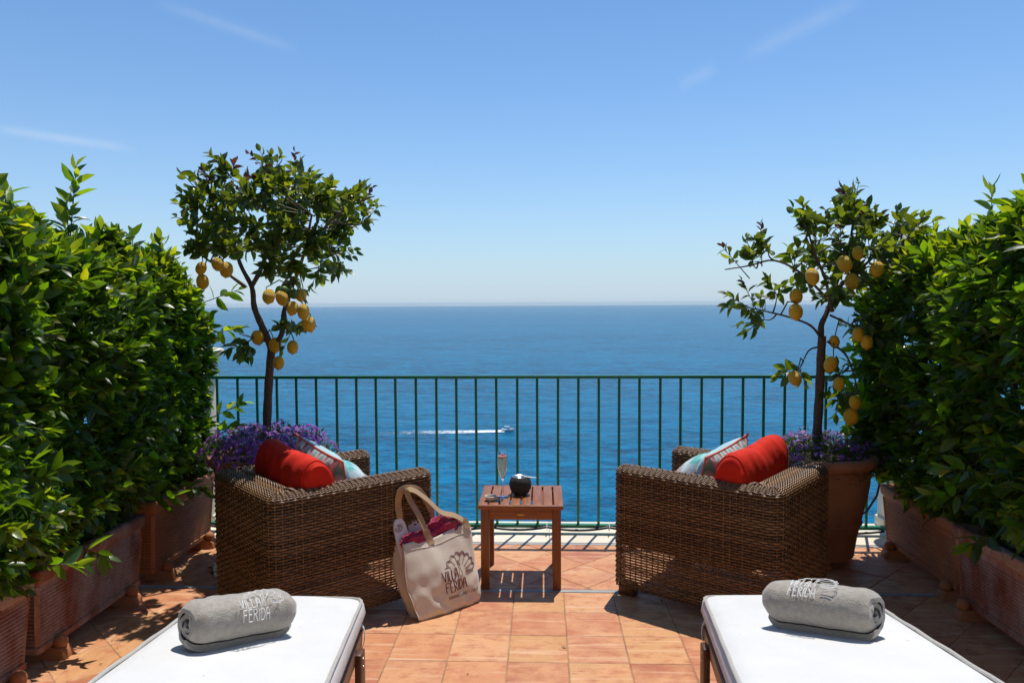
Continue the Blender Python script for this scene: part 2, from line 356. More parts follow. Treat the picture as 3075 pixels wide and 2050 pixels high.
# ------------------------------------------------------------------ terrace floor
TS, OX, OY = 0.25439, -0.66224, 3.8346
XL, XR = OX-3*TS, OX+8*TS
mb = MB(); mb.box((0, 0.85, -0.503), (5.8, 8.5, 1.0)); floor = struct(mb.build('terrace_floor', M_GROUT, smooth=False))
mb = MB(); mb.box((0, 1.0, -44), (7.5, 9.0, 86)); struct(mb.build('cliff', M_CONC, smooth=False))
# unseen stucco wall with overhang, added behind the terrace to block sky fill
M_STUCCO = plain('ochre_stucco', (0.40, 0.27, 0.16), 0.9, (0.34, 0.22, 0.13), 3, 80, 0.3)
sky_blocker = thing('sky_blocker', 'unseen ochre stucco wall added behind the terrace to block sky light', 'light blocker', (0, -2.2, 0))
mb = MB(); mb.box((0, -0.3, 3.2), (14, 0.6, 6.4)); mb.build('wall', M_STUCCO, sky_blocker, smooth=False)
mb = MB(); mb.box((0, 0.2, 6.48), (14.6, 1.9, 0.16)); mb.build('block_overhang', M_STUCCO, sky_blocker, smooth=False)
def clip(poly, axis, val, keep_less):
    out = []
    for i in range(len(poly)):
        a, b = poly[i], poly[(i+1) % len(poly)]
        ia = (a[axis] <= val) if keep_less else (a[axis] >= val); ib = (b[axis] <= val) if keep_less else (b[axis] >= val)
        if ia: out.append(a)
        if ia != ib:
            s_ = (val-a[axis])/(b[axis]-a[axis]); out.append((a[0]+s_*(b[0]-a[0]), a[1]+s_*(b[1]-a[1])))
    return out
rng = random.Random(4)
def tile_mesh(poly):
    """bevelled prism from a convex polygon centred on its own middle"""
    n = len(poly); mb = MB(); b = 0.0035
    def inset(d):
        o = []
        cx = sum(p[0] for p in poly)/n; cy = sum(p[1] for p in poly)/n
        for p in poly:
            l = math.hypot(p[0]-cx, p[1]-cy); o.append((p[0]-(p[0]-cx)/l*d, p[1]-(p[1]-cy)/l*d))
        return o
    A = [(x, y, -0.012) for x, y in poly]; B = [(x, y, -b*0.6) for x, y in poly]; C = [(x, y, 0) for x, y in inset(b*1.4)]
    fs = [tuple(range(2*n, 3*n))]
    for i in range(n):
        j = (i+1) % n; fs += [(i, j, n+j, n+i), (n+i, n+j, 2*n+j, 2*n+i)]
    mb.add(A+B+C, fs); return mb.mesh('tile', M_TILE, smooth=False)
g_ = 0.0017
sq = [(-TS/2+g_, -TS/2+g_), (TS/2-g_, -TS/2+g_), (TS/2-g_, TS/2-g_), (-TS/2+g_, TS/2-g_)]
sqm = [tile_mesh([(x+rng.uniform(-1, 1)*0.0012, y+rng.uniform(-1, 1)*0.0012) for x, y in sq]) for _ in range(4)]
def put_tile(me, x, y):
    o = link('tile', me, floor); o.location = (x, y, rng.uniform(-0.0006, 0.0006)); o.rotation_euler = (rng.uniform(-1, 1)*0.0022, rng.uniform(-1, 1)*0.0022, rng.choice((0, 0, math.pi))+rng.uniform(-1, 1)*0.003)
for i in range(-3, 8):
    for j in range(0, 11):
        put_tile(rng.choice(sqm), OX+(i+0.5)*TS, OY-(j+0.5)*TS)
def diag_region(x0, x1, y0, y1):
    d = TS*math.sqrt(2); hd = d/2-g_*1.3
    for a in range(-40, 41):
        for b in range(-40, 41):
            cx = 0.05+(a+b)*d/2; cy = 3.9+(a-b)*d/2
            if cx < x0-d or cx > x1+d or cy < y0-d or cy > y1+d: continue
            p = [(cx-hd, cy), (cx, cy-hd), (cx+hd, cy), (cx, cy+hd)]
            whole = p[0][0] >= x0 and p[2][0] <= x1 and p[1][1] >= y0 and p[3][1] <= y1
            if whole:
                o = link('tile', dmesh, floor); o.location = (cx, cy, rng.uniform(-0.0005, 0.0005)); o.rotation_euler = (rng.uniform(-1, 1)*0.002, rng.uniform(-1, 1)*0.002, rng.choice((0, math.pi/2, math.pi)))
                continue
            for ax, v_, less in ((0, x0, False), (0, x1, True), (1, y0, False), (1, y1, True)):
                if p: p = clip(p, ax, v_, less)
            if len(p) < 3: continue
            area = abs(sum(p[i][0]*p[(i+1) % len(p)][1]-p[(i+1) % len(p)][0]*p[i][1] for i in range(len(p))))/2
            if area < 0.0025: continue
            mx_, my_ = sum(q[0] for q in p)/len(p), sum(q[1] for q in p)/len(p)
            o = link('tile', tile_mesh([(q[0]-mx_, q[1]-my_) for q in p]), floor); o.location = (mx_, my_, 0)
d_ = TS*math.sqrt(2)/2-g_*1.3
dmesh = tile_mesh([(-d_, 0), (0, -d_), (d_, 0), (0, d_)])
diag_region(-2.62, 2.62, 3.874, 4.596)
diag_region(-2.62, XL-0.04, 1.9, 3.83)
diag_region(XR+0.04, 2.62, 1.9, 3.83)
# grey stone strips
for nm, c, d in [('x', (0, 3.8535), (5.2, 0.034)), ('x', (0, 4.617), (5.2, 0.036)), ('y', (XL-0.019, 2.87), (0.032, 1.92)), ('y', (XR+0.019, 2.87), (0.032, 1.92))]:
    mb = MB(); mb.box((0, 0, -0.007), (d[0], d[1], 0.0155), r=0.002); o = mb.build('stone_strip', M_GREY, floor); o.location = (c[0], c[1], 0)
# cream coping slabs under the railing
xs = [-2.75, -1.6, -0.78, 0.035, 0.98, 1.9, 2.75]
for a, b in zip(xs[:-1], xs[1:]):
    mb = MB(); mb.box((0, 0, -0.02), (b-a-0.002, 0.45, 0.046), r=0.004); o = mb.build('coping_slab', M_CREAM, floor); o.location = ((a+b)/2, 4.862, 0)

# ------------------------------------------------------------------ railing
RY = 4.83
rail = thing('railing', 'green painted metal railing with thin upright bars facing the sea', 'railing', (0, RY, 0))
mb = MB(); mb.box((0, 0, 1.022), (4.75, 0.034, 0.020), r=0.003); mb.build('top_rail', M_GREEN, rail)
mb = MB(); mb.box((0, 0, 0.052), (4.75, 0.040, 0.022), r=0.003); mb.build('bottom_rail', M_GREEN, rail)
rg = random.Random(2); mb = MB(); mb.box((0, 0, 0.5375), (0.0165, 0.012, 0.952), r=0.002); barm = mb.mesh('baluster', M_GREEN)
for i in range(-7, 29):
    x = -1.352+0.1312*i
    if abs(x) > 2.34: continue
    o = link('baluster', barm, rail); o.location = (x+rg.uniform(-1, 1)*0.002, 0, 0)
    o.rotation_euler = (0, rg.uniform(-1, 1)*0.0025, 0)
for x in (-2.30, -1.45, -0.6, 0.1, 0.95, 1.8, 2.30):
    mb = MB(); mb.box((0, 0.006, 0.021), (0.022, 0.02, 0.044)); o = mb.build('foot', M_GREEN, rail); o.location = (x, 0, 0)
# black cable tied to the bottom rail
ties = [-2.25, -1.45, -0.86, -0.36, 0.02, 0.42, 1.05, 1.55, 2.25]
pts = []
for a, b in zip(ties[:-1], ties[1:]):
    for k in range(8):
        s_ = k/8; pts.append((a+(b-a)*s_, RY-0.031, 0.051-0.030*4*s_*(1-s_)*min(1, (b-a)/0.6)))
cab = thing('cable', 'black cable tied along the bottom of the green railing', 'cable', (0, RY-0.03, 0.02))
mb = MB(); mb.tube(pts, 0.0085, 8); mb.build('cable_run', M_RUBBER, cab, origin=(0, RY-0.03, 0.02))
for x in ties[1:-1]:
    mb = MB(); mb.tube([(x, RY-0.031+0.034*math.cos(a)*0.95-0.005, 0.052+0.021*math.sin(a)) for a in np.linspace(0, 2*math.pi, 12)[:-1]], 0.0022, 5, closed=True); mb.build('cable_tie', M_WHITEPL, cab, origin=(0, RY-0.03, 0.02))

# end pillars with carved caps
def pillar(x, lab):
    p = thing('stone_pillar', lab, 'pillar', (x, 5.02, 0))
    mb = MB(); mb.box((0, 0, 0.55), (0.17, 0.17, 1.10), r=0.012); mb.build('shaft', M_CREAM, p)
    mb = MB(); mb.lathe([(0.085, 1.095), (0.10, 1.105), (0.112, 1.125), (0.135, 1.15), (0.15, 1.168), (0.152, 1.185), (0.14, 1.198), (0.08, 1.205), (0.0, 1.206)], 24); mb.build('cap', M_CREAM, p)
    mb = MB(); mb.box((0, 0, 0.035), (0.21, 0.15, 0.07), r=0.01); mb.build('base', M_CREAM, p)
pillar(-2.335, 'pale stone pillar with round cap beside the dense lemon tree, half hidden by laurel')
pillar(2.33, 'pale stone pillar behind the sparse lemon tree, mostly hidden by laurel')

# ------------------------------------------------------------------ foliage tools
def unit(a): return a/np.maximum(np.linalg.norm(a, axis=-1, keepdims=True), 1e-9)
def leaf_template(w, fold, droop, twist=0.0):
    ts = [0.0, 0.12, 0.38, 0.70, 1.0]; hw = [0, 0.62*w, w, 0.74*w, 0]
    V = []; 
    for a in ts: V.append((a, 0, -droop*a*a))
    for sgn in (1, -1):
        for a, h_ in list(zip(ts, hw))[1:4]:
            V.append((a, sgn*h_, -droop*a*a + fold*h_ + twist*sgn*h_*a))
    T = [(0, 1, 5), (1, 2, 6), (1, 6, 5), (2, 3, 7), (2, 7, 6), (3, 4, 7), (0, 8, 1), (1, 9, 2), (1, 8, 9), (2, 10, 3), (2, 9, 10), (3, 10, 4)]
    return np.array(V), np.array(T)
LAUREL_T = [leaf_template(0.225, 0.35, 0.14), leaf_template(0.20, 0.2, 0.30, 0.25), leaf_template(0.24, 0.5, 0.02, -0.2)]
LEMON_T = [leaf_template(0.28, 0.5, 0.25), leaf_template(0.26, 0.3, 0.55, 0.4), leaf_template(0.30, 0.75, 0.1, -0.3)]
def frames(d, rs, up=0.75, jit=0.42):
    d = unit(d); n = np.zeros_like(d); n[:, 2] = up; n += rs.normal(0, jit, d.shape)
    n = unit(n - d*np.sum(n*d, axis=1, keepdims=True)); y = np.cross(n, d)
    return np.stack([d, y, n], axis=2)
def twig_leaves(base, tdir, length, count, llen, rs, start=0.25):
    """leaves spiralling along one twig: positions, directions, sizes"""
    tdir = tdir/np.linalg.norm(tdir)
    a = np.cross(tdir, [0.3, 0.5, 0.81]); a /= np.linalg.norm(a); b = np.cross(tdir, a)
    k = np.arange(count); s_ = start+(1-start)*k/max(count-1, 1); ph = k*2.4+rs.uniform(0, 6.28)
    rad = np.cos(ph)[:, None]*a+np.sin(ph)[:, None]*b
    op = np.radians(72-45*s_)[:, None]
    d = tdir*np.cos(op)+rad*np.sin(op)+rs.normal(0, 0.16, (count, 3))
    d[:, 2] -= 0.10
    p = base+tdir*(length*s_)[:, None]
    sz = llen*(0.72+0.45*np.sin(np.pi*np.clip(s_*0.8+0.15, 0, 1)))*rs.uniform(0.8, 1.2, count)
    return p, d, sz
def leaf_objects(parent, origin, P, Fr, S, kinds, tmpl, mats, keep, name='leaf'):
    """the leaves in `keep` become objects, the others one joined part per material"""
    meshes = {}
    for mi, m in enumerate(mats):
        for ti, (V, T) in enumerate(tmpl): meshes[mi, ti] = np_mesh('leaf', V, T, m)
    ks = np.zeros(len(P), bool); ks[keep] = True
    tid = np.arange(len(P)) % len(tmpl)
    for i in keep:
        mi = kinds[i]; o = link(name, meshes[mi, tid[i]], parent)
        Mx = Matrix(Fr[i].tolist()).to_4x4() @ Matrix.Scale(float(S[i]), 4); Mx.translation = (P[i]-np.array(origin)).tolist(); o.matrix_local = Mx
    for mi, m in enumerate(mats):
        Vs, Fs, off = [], [], 0
        for ti, (V, T) in enumerate(tmpl):
            sel = np.where((~ks) & (kinds == mi) & (tid == ti))[0]
            if len(sel) == 0: continue
            q = np.einsum('nij,vj->nvi', Fr[sel], V)*S[sel][:, None, None]+P[sel][:, None, :]-np.array(origin)
            f = T[None]+(np.arange(len(sel))*len(V))[:, None, None]+off
            Vs.append(q.reshape(-1, 3)); Fs.append(f.reshape(-1, 3)); off += len(sel)*len(V)
        if Vs:
            stuff(link('foliage', np_mesh('foliage', np.concatenate(Vs), np.concatenate(Fs), m), parent))
CAMP = np.array([0, 0, 1.5])

# ------------------------------------------------------------------ laurel hedge bushes
def laurel(label, xc, yc, hx, hy, z0, ztop, seed, inner, ntw=360, shoots=(), group=None, hang=()):
    rs = np.random.RandomState(seed); org = (xc, yc, z0-0.06)
    root = thing('laurel_bush', label, 'bush', org, group=group)
    P, Dd, S = [], [], []; tw = MB()
    stems = []
    for k in range(5):
        y = yc+hy*(-0.8+0.4*k)+rs.uniform(-1, 1)*0.05; x = xc+rs.uniform(-1, 1)*0.05
        pts = [(x, y, z0-0.06)]; zt = ztop(y)-0.15
        for q in range(1, 7):
            x += rs.uniform(-1, 1)*0.035; y += rs.uniform(-1, 1)*0.04; pts.append((x, y, z0-0.06+(zt-z0)*q/6))
        m_ = MB(); m_.tube(pts, [0.013-0.0013*q for q in range(7)], 7); m_.build('stem', M_BARK, root, origin=org); stems.append(pts)
    for k in range(ntw):
        mode = rs.rand(); u = rs.uniform(-1, 1, 3); uz = rs.uniform(0.0, 1)
        if mode < 0.50: u[0] = inner*rs.uniform(0.62, 1.0)
        elif mode < 0.66: uz = rs.uniform(0.86, 1.0)
        elif mode < 0.74: u[1] = np.sign(u[1])*rs.uniform(0.8, 1)
        y = yc+hy*u[1]; zt = ztop(y)
        low = 1.0-0.55*max(0, 0.12-uz)/0.12
        z = z0+0.02+(zt-z0-0.06)*uz
        rnd_in = 1.0-0.55*max(0, (uz-0.80)/0.20)**2
        bul = 1+0.16*math.sin(5.1*y+3.3*z+seed)+0.10*math.sin(9*z-4*y+seed*2)
        x = xc+hx*u[0]*rnd_in*low*bul
        out = np.array([u[0]*abs(u[0])*1.1, (u[1]**3)*0.6, 0.25+1.1*max(0, (uz-0.75)/0.25)])+rs.normal(0, 0.33, 3)
        if uz < 0.12: out[2] -= 0.35
        out /= np.linalg.norm(out); ln = rs.uniform(0.10, 0.19)
        b = np.array([x, y, z])-out*ln*0.5
        p, d, s_ = twig_leaves(b, out, ln, rs.randint(7, 11), rs.choice((0.050, 0.064, 0.076, 0.090))*rs.uniform(0.9, 1.12), rs); P.append(p); Dd.append(d); S.append(s_)
        tw.tube([b-out*0.10, b, b+out*ln], [0.0034, 0.0028, 0.0016], 4, caps=False)
    for (x, y, z, ln, dx) in shoots:
        o_ = np.array([dx, rs.uniform(-0.1, 0.1), 1.0]); p, d, s_ = twig_leaves(np.array([x, y, z]), o_, ln, int(5+ln*34), 0.088, rs, 0.1); P.append(p); Dd.append(d); S.append(s_)
        o_ /= np.linalg.norm(o_); tw.tube([np.array([x, y, z])-o_*0.25, np.array([x, y, z])+o_*ln], [0.004, 0.002], 5, caps=False)
    for k in range(26):                                  # uneven new growth along the top
        y = yc+hy*rs.uniform(-1, 1); x = xc+hx*rs.uniform(-0.8, 0.8); z = ztop(y)-0.06-0.10*abs(x-xc)/hx; ln = rs.choice((0.07, 0.09, 0.12, 0.17)); o_ = np.array([rs.normal(0, 0.28), rs.normal(0, 0.28), 1.0])
        p, d, s_ = twig_leaves(np.array([x, y, z]), o_, ln, int(5+ln*30), rs.uniform(0.055, 0.085), rs, 0.1); P.append(p); Dd.append(d); S.append(s_)
        o_ /= np.linalg.norm(o_); tw.tube([np.array([x, y, z])-o_*0.12, np.array([x, y, z])+o_*ln], [0.003, 0.0016], 4, caps=False)
    for (x, y, z, ln, dv) in hang:
        o_ = np.array(dv, float); p, d, s_ = twig_leaves(np.array([x, y, z]), o_, ln, 8, 0.09, rs, 0.2); P.append(p); Dd.append(d); S.append(s_)
        o_ /= np.linalg.norm(o_); tw.tube([np.array([x, y, z])-o_*0.2, np.array([x, y, z])+o_*ln], [0.004, 0.002], 5, caps=False)
    P = np.concatenate(P); Dd = np.concatenate(Dd); S = np.concatenate(S); Fr = frames(Dd, rs, 0.55, 0.60)
    stuff(tw.build('twigs', M_TWIG, root, origin=org))
    view = unit(CAMP-P); ctr = np.array([xc, yc, (z0+ztop(yc))/2])
    score = np.sum((P-ctr)*view, axis=1)*1.2 - 0.35*np.linalg.norm(P-CAMP, axis=1) + 0.12*np.abs(np.sum(Fr[:, :, 2]*view, axis=1))
    keep = np.argsort(-score)[:300]
    zt = np.array([ztop(v) for v in P[:, 1]]); lit_young = (rs.rand(len(P)) < np.clip(0.06+0.55*(P[:, 2]-(zt-0.28))/0.28, 0.06, 0.6)).astype(int)  # share of fresh, sunlit-tinted leaves rises towards the top
    leaf_objects(root, org, P, Fr, S, lit_young, LAUREL_T, [M_LAUREL, M_LIT_YOUNG], keep)
GL = 'laurel bushes in the terracotta planters'
laurel('laurel bush with one tall top shoot in the chalky planter opposite the dark one', -2.30, 3.34, 0.27, 0.45, 0.40, lambda y: 1.82-0.08*max(0, y-3.2)+0.04*math.sin(7*y)+0.03*math.sin(19*y), 11, 1, 900,
       shoots=[(-2.22, 3.47, 1.86, 0.30, 0.06), (-2.2, 3.42, 1.82, 0.14, 0.02), (-2.28, 3.12, 1.88, 0.12, -0.02), (-2.3, 3.05, 1.86, 0.12, 0.1), (-2.2, 3.66, 1.76, 0.12, 0.05)], hang=[(-2.04, 3.70, 0.55, 0.16, (0.9, 0.3, -0.25)), (-2.03, 3.15, 0.45, 0.15, (1, -0.2, -0.3))], group=GL)
laurel('laurel bush beside the dense lemon tree, in the orange ribbed planter', -2.335, 4.20, 0.215, 0.42, 0.44, lambda y: 1.77-0.36*(max(0, y-4.25)/0.38)**2.2 + 0.03*math.sin(9*y), 23, 1, 900,
       shoots=[(-2.22, 4.0, 1.78, 0.1, 0.02), (-2.2, 4.25, 1.76, 0.12, 0.05)], hang=[(-2.10, 4.62, 1.52, 0.20, (0.9, 0.2, 0.35)), (-2.08, 4.62, 1.32, 0.18, (0.9, 0.2, 0.15)), (-2.06, 4.58, 0.80, 0.20, (0.95, 0.1, 0.45)), (-2.04, 4.55, 0.72, 0.15, (0.9, -0.1, 0.1)), (-2.02, 3.98, 0.52, 0.16, (1, 0.1, -0.2))], group=GL)
laurel('laurel bush over the low end planter beyond the chalky one', -2.25, 2.46, 0.29, 0.44, 0.38, lambda y: 1.88+0.04*math.sin(8*y), 37, 1, 800, shoots=[(-2.1, 2.78, 1.86, 0.14, 0.05), (-2.15, 2.6, 1.86, 0.16, 0)], hang=[(-1.98, 2.78, 0.50, 0.17, (0.7, 0.6, -0.2)), (-1.97, 2.7, 0.7, 0.15, (0.9, 0.2, 0.1))], group=GL)
laurel('laurel bush touching the sparse lemon tree, in the plain ribbed planter', 2.22, 4.12, 0.30, 0.46, 0.40, lambda y: 1.77+0.10*(4.3-y)+0.03*math.sin(8*y), 51, -1, 900,
       shoots=[(2.15, 3.95, 1.75, 0.12, -0.05), (2.1, 4.2, 1.7, 0.12, 0.0), (2.20, 3.80, 1.80, 0.26, 0.02)], hang=[(1.94, 4.42, 0.72, 0.16, (-1, 0.2, 0.2)), (1.92, 4.38, 0.95, 0.18, (-1, 0.1, 0.3)), (1.95, 4.45, 0.52, 0.16, (-1, 0, 0.0))], group=GL)
laurel('laurel bush rising highest over the chalk-streaked dark planter', 2.24, 3.20, 0.30, 0.47, 0.42, lambda y: 1.87+0.04*math.sin(6*y+1)+0.03*math.sin(17*y), 67, -1, 900,
       shoots=[(2.2, 3.5, 1.85, 0.14, -0.05), (2.12, 3.3, 1.88, 0.14, 0)], hang=[(1.94, 3.5, 0.6, 0.16, (-1, 0.1, 0.0)), (1.92, 3.35, 0.75, 0.18, (-1, -0.2, 0.1)), (1.94, 3.25, 0.5, 0.17, (-0.9, -0.3, -0.2))], group=GL)

# ------------------------------------------------------------------ planters and their feet
def planter(label, xface, side, y0, y1, zb, zt, dep, mat_, group=None):
    """ribbed terracotta trough; side=+1 when the trough lies towards +x of its visible face"""
    yc, ly = (y0+y1)/2, (y1-y0); xc = xface+side*dep/2; root = thing('planter', label, 'planter', (xc, yc, zb), group=group)
    H_ = zt-zb; hx, hy = dep/2, ly/2; mb = MB()
    tap = 0.022
    def ring(z, grow=0.0, rad=0.012):
        k = 1-z/H_; ax, ay = hx-tap*k+grow, hy-tap*k+grow; out = []
        for cx, cy, a0 in ((ax-rad, ay-rad, 0), (-(ax-rad), ay-rad, 90), (-(ax-rad), -(ay-rad), 180), (ax-rad, -(ay-rad), 270)):
            for q in range(4):
                a = R(a0+30*q); out.append((cx+rad*math.cos(a), cy+rad*math.sin(a), z))
        return out
    prof = [(0, 0.0), (0.004, 0.006), (0.028, 0.006), (0.032, 0.0)]
    zz = 0.034; pitch = 0.0165; top = H_-0.075
    while zz+pitch < top:
        for q in range(6):
            a = q/6; prof.append((zz+pitch*a, -0.004+0.006*math.sin(math.pi*a)))
        zz += pitch
    prof += [(top, 0.0), (H_-0.062, 0.0)]
    rings = [ring(z, g) for z, g in prof]; n = len(rings[0])
    vs = [p for r_ in rings for p in r_]; fs = [(i*n+j, i*n+(j+1) % n, (i+1)*n+(j+1) % n, (i+1)*n+j) for i in range(len(rings)-1) for j in range(n)]
    fs.append(tuple(range(n))[::-1]); mb.add(vs, fs); mb.build('body', mat_, root, ang=50)
    # plain corner posts framing the ribs
    for sx_ in (-1, 1):
        for sy_ in (-1, 1):
            m2 = MB(); k0 = tap
            p0 = (sx_*(hx-k0-0.010), sy_*(hy-k0-0.010), 0.03); p1 = (sx_*(hx-0.012), sy_*(hy-0.012), H_-0.07)
            m2.tube([p0, p1], [0.0155, 0.0155], 4); m2.build('corner_post', mat_, root, smooth=False)
    m3 = MB(); pr = [(H_-0.066, 0.001), (H_-0.060, 0.010), (H_-0.050, 0.014), (H_-0.014, 0.016), (H_-0.004, 0.013), (H_, 0.006), (H_, -0.016), (H_-0.01, -0.022), (H_-0.10, -0.022)]
    rings = [ring(z, g, 0.016) for z, g in pr]; vs = [p for r_ in rings for p in r_]
    m3.add(vs, [(i*n+j, i*n+(j+1) % n, (i+1)*n+(j+1) % n, (i+1)*n+j) for i in range(len(rings)-1) for j in range(n)]); m3.build('rim', mat_, root, ang=50)
    m4 = MB(); m4.grid(lambda u, v: ((u-0.5)*(2*hx-0.045), (v-0.5)*(2*hy-0.045), H_-0.055+0.012*math.sin(9*u+7*v)*math.sin(5*v)), 6, 12); m4.build('soil', M_SOIL, root)
    return root
GP = 'ribbed terracotta planters'
planter('orange ribbed terracotta planter behind the armchair with the tote bag', -2.075, -1, 3.86, 4.60, 0.055, 0.452, 0.40, M_CLAY, GP)
planter('long dark ribbed planter with a whitish chalky face under laurel with a tall shoot', -2.07, -1, 2.93, 3.75, 0.055, 0.420, 0.40, M_CLAYW, GP)
planter('dark planter end at the picture border, beside the long chalky planter', -2.045, -1, 2.05, 2.86, 0.055, 0.415, 0.40, M_CLAYW, GP)
planter('plain brown ribbed planter standing beside the big pot of the sparse lemon tree', 2.03, 1, 3.74, 4.54, 0.055, 0.405, 0.40, M_CLAY, GP)
planter('dark ribbed planter with pale streaks, in the deep shade beside the plain brown one', 1.985, 1, 2.80, 3.66, 0.055, 0.425, 0.40, M_CLAYW, GP)
def foot(x, y, dirx, label):
    """clay pot foot: stepped wedge reaching under the pot with a ball in front"""
    root = thing('pot_foot', label, 'pot foot', (x, y, 0), 0 if dirx < 0 else math.pi, 'clay pot feet under the planters')
    mb = MB(); sec = [(-0.11, 0.054, 0.030), (-0.03, 0.054, 0.036), (0.0, 0.050, 0.040), (0.028, 0.046, 0.040), (0.040, 0.030, 0.036), (0.046, 0.010, 0.03)]
    vs = []; 
    for px, h_, hw in sec: vs += [(px, -hw, 0.0), (px, hw, 0.0), (px, hw*0.82, h_), (px, -hw*0.82, h_)]
    fs = [(i*4+j, i*4+(j+1) % 4, i*4+4+(j+1) % 4, i*4+4+j) for i in range(len(sec)-1) for j in range(4)] + [(3, 2, 1, 0), (20, 21, 22, 23)]
    mb.add(vs, fs); mb.build('wedge', M_CLAY, root, ang=50)
    mb = MB(); pr = [(0.0001, 0.038)] + [(0.030*math.sin(a), 0.066-0.030*math.cos(a)) for a in np.linspace(0.5, math.pi-0.02, 10)]
    mb.lathe(pr, 16, (0.008, 0, 0)); mb.build('ball', M_CLAY, root)
for y, w in ((4.50, 'orange planter, at the end near the railing'), (3.98, 'orange planter, at the end by the chalky one')): foot(-2.075, y, -1, 'clay ball foot under the ' + w)
for y, w in ((3.62, 'long chalky planter, at the end by the orange one'), (3.06, 'long chalky planter, at the end by the lounger')): foot(-2.075, y, -1, 'clay ball foot under the ' + w)
foot(-2.03, 2.74, -1, 'clay ball foot under the planter at the picture border')
for y, w in ((4.42, 'plain brown planter, at the end near the railing'), (3.80, 'plain brown planter, at the end by the streaked one')): foot(2.03, y, 1, 'clay ball foot under the ' + w)
for y, w in ((3.56, 'streaked dark planter, at the end by the plain brown one'), (2.92, 'streaked dark planter, at its far end from the brown one')): foot(1.985, y, 1, 'clay ball foot under the ' + w)

# ------------------------------------------------------------------ big round pots, flowers, lemon trees
def big_pot(x, y, rr, label):
    root = thing('flower_pot', label, 'pot', (x, y, 0), group='big terracotta pots'); k = rr/0.33
    mb = MB(); pr = [(0.0, 0.03), (0.19, 0.03), (0.205, 0.04), (0.222, 0.16), (0.236, 0.225), (0.245, 0.228), (0.249, 0.238), (0.243, 0.248), (0.252, 0.30), (0.275, 0.39), (0.288, 0.47), (0.290, 0.52), (0.294, 0.528), (0.290, 0.537), (0.292, 0.555)]
    mb.lathe([(a*k, b) for a, b in pr], 48, wob=lambda a, z: 0.006*math.sin(3*a+z*9)); mb.build('body', M_POT, root)
    mb = MB(); pr = [(0.292, 0.553), (0.315, 0.566), (0.330, 0.585), (0.333, 0.605), (0.325, 0.622), (0.305, 0.630), (0.285, 0.622), (0.272, 0.60), (0.265, 0.55)]
    mb.lathe([(a*k, b) for a, b in pr], 72, wob=lambda a, z: 0.008*math.sin(36*a+60*z)); mb.build('rim', M_POT, root)
    mb = MB(); mb.lathe([(0.272*k, 0.575), (0.15, 0.585), (0.0, 0.59)], 32); mb.build('soil', M_SOIL, root)
    return root
POTL, POTR = (-1.63, 4.36), (1.60, 4.40)
big_pot(*POTL, 0.345, 'big round terracotta pot overflowing with violet daisies, behind the tote-bag armchair')
big_pot(*POTR, 0.315, 'big round terracotta pot of the sparse lemon tree, behind the other armchair')
for k, a in enumerate((20, 140, 260)):
    for (px, py), w in ((POTL, 'daisy-filled pot'), (POTR, 'pot of the sparse lemon tree')):
        x, y = px+0.20*math.cos(R(a)), py+0.20*math.sin(R(a))
        r_ = thing('pot_foot', 'clay ball foot under the big round ' + w, 'pot foot', (x, y, 0), R(a), 'clay feet under the round pots of the ' + w)
        mb = MB(); mb.box((-0.02, 0, 0.0165), (0.10, 0.07, 0.033), r=0.008); mb.build('wedge', M_CLAY, r_)
        mb = MB(); mb.lathe([(0.0001, 0.028)]+[(0.028*math.sin(q), 0.056-0.028*math.cos(q)) for q in np.linspace(0.4, math.pi-0.02, 9)], 14, (0.034, 0, 0)); mb.build('ball', M_CLAY, r_)
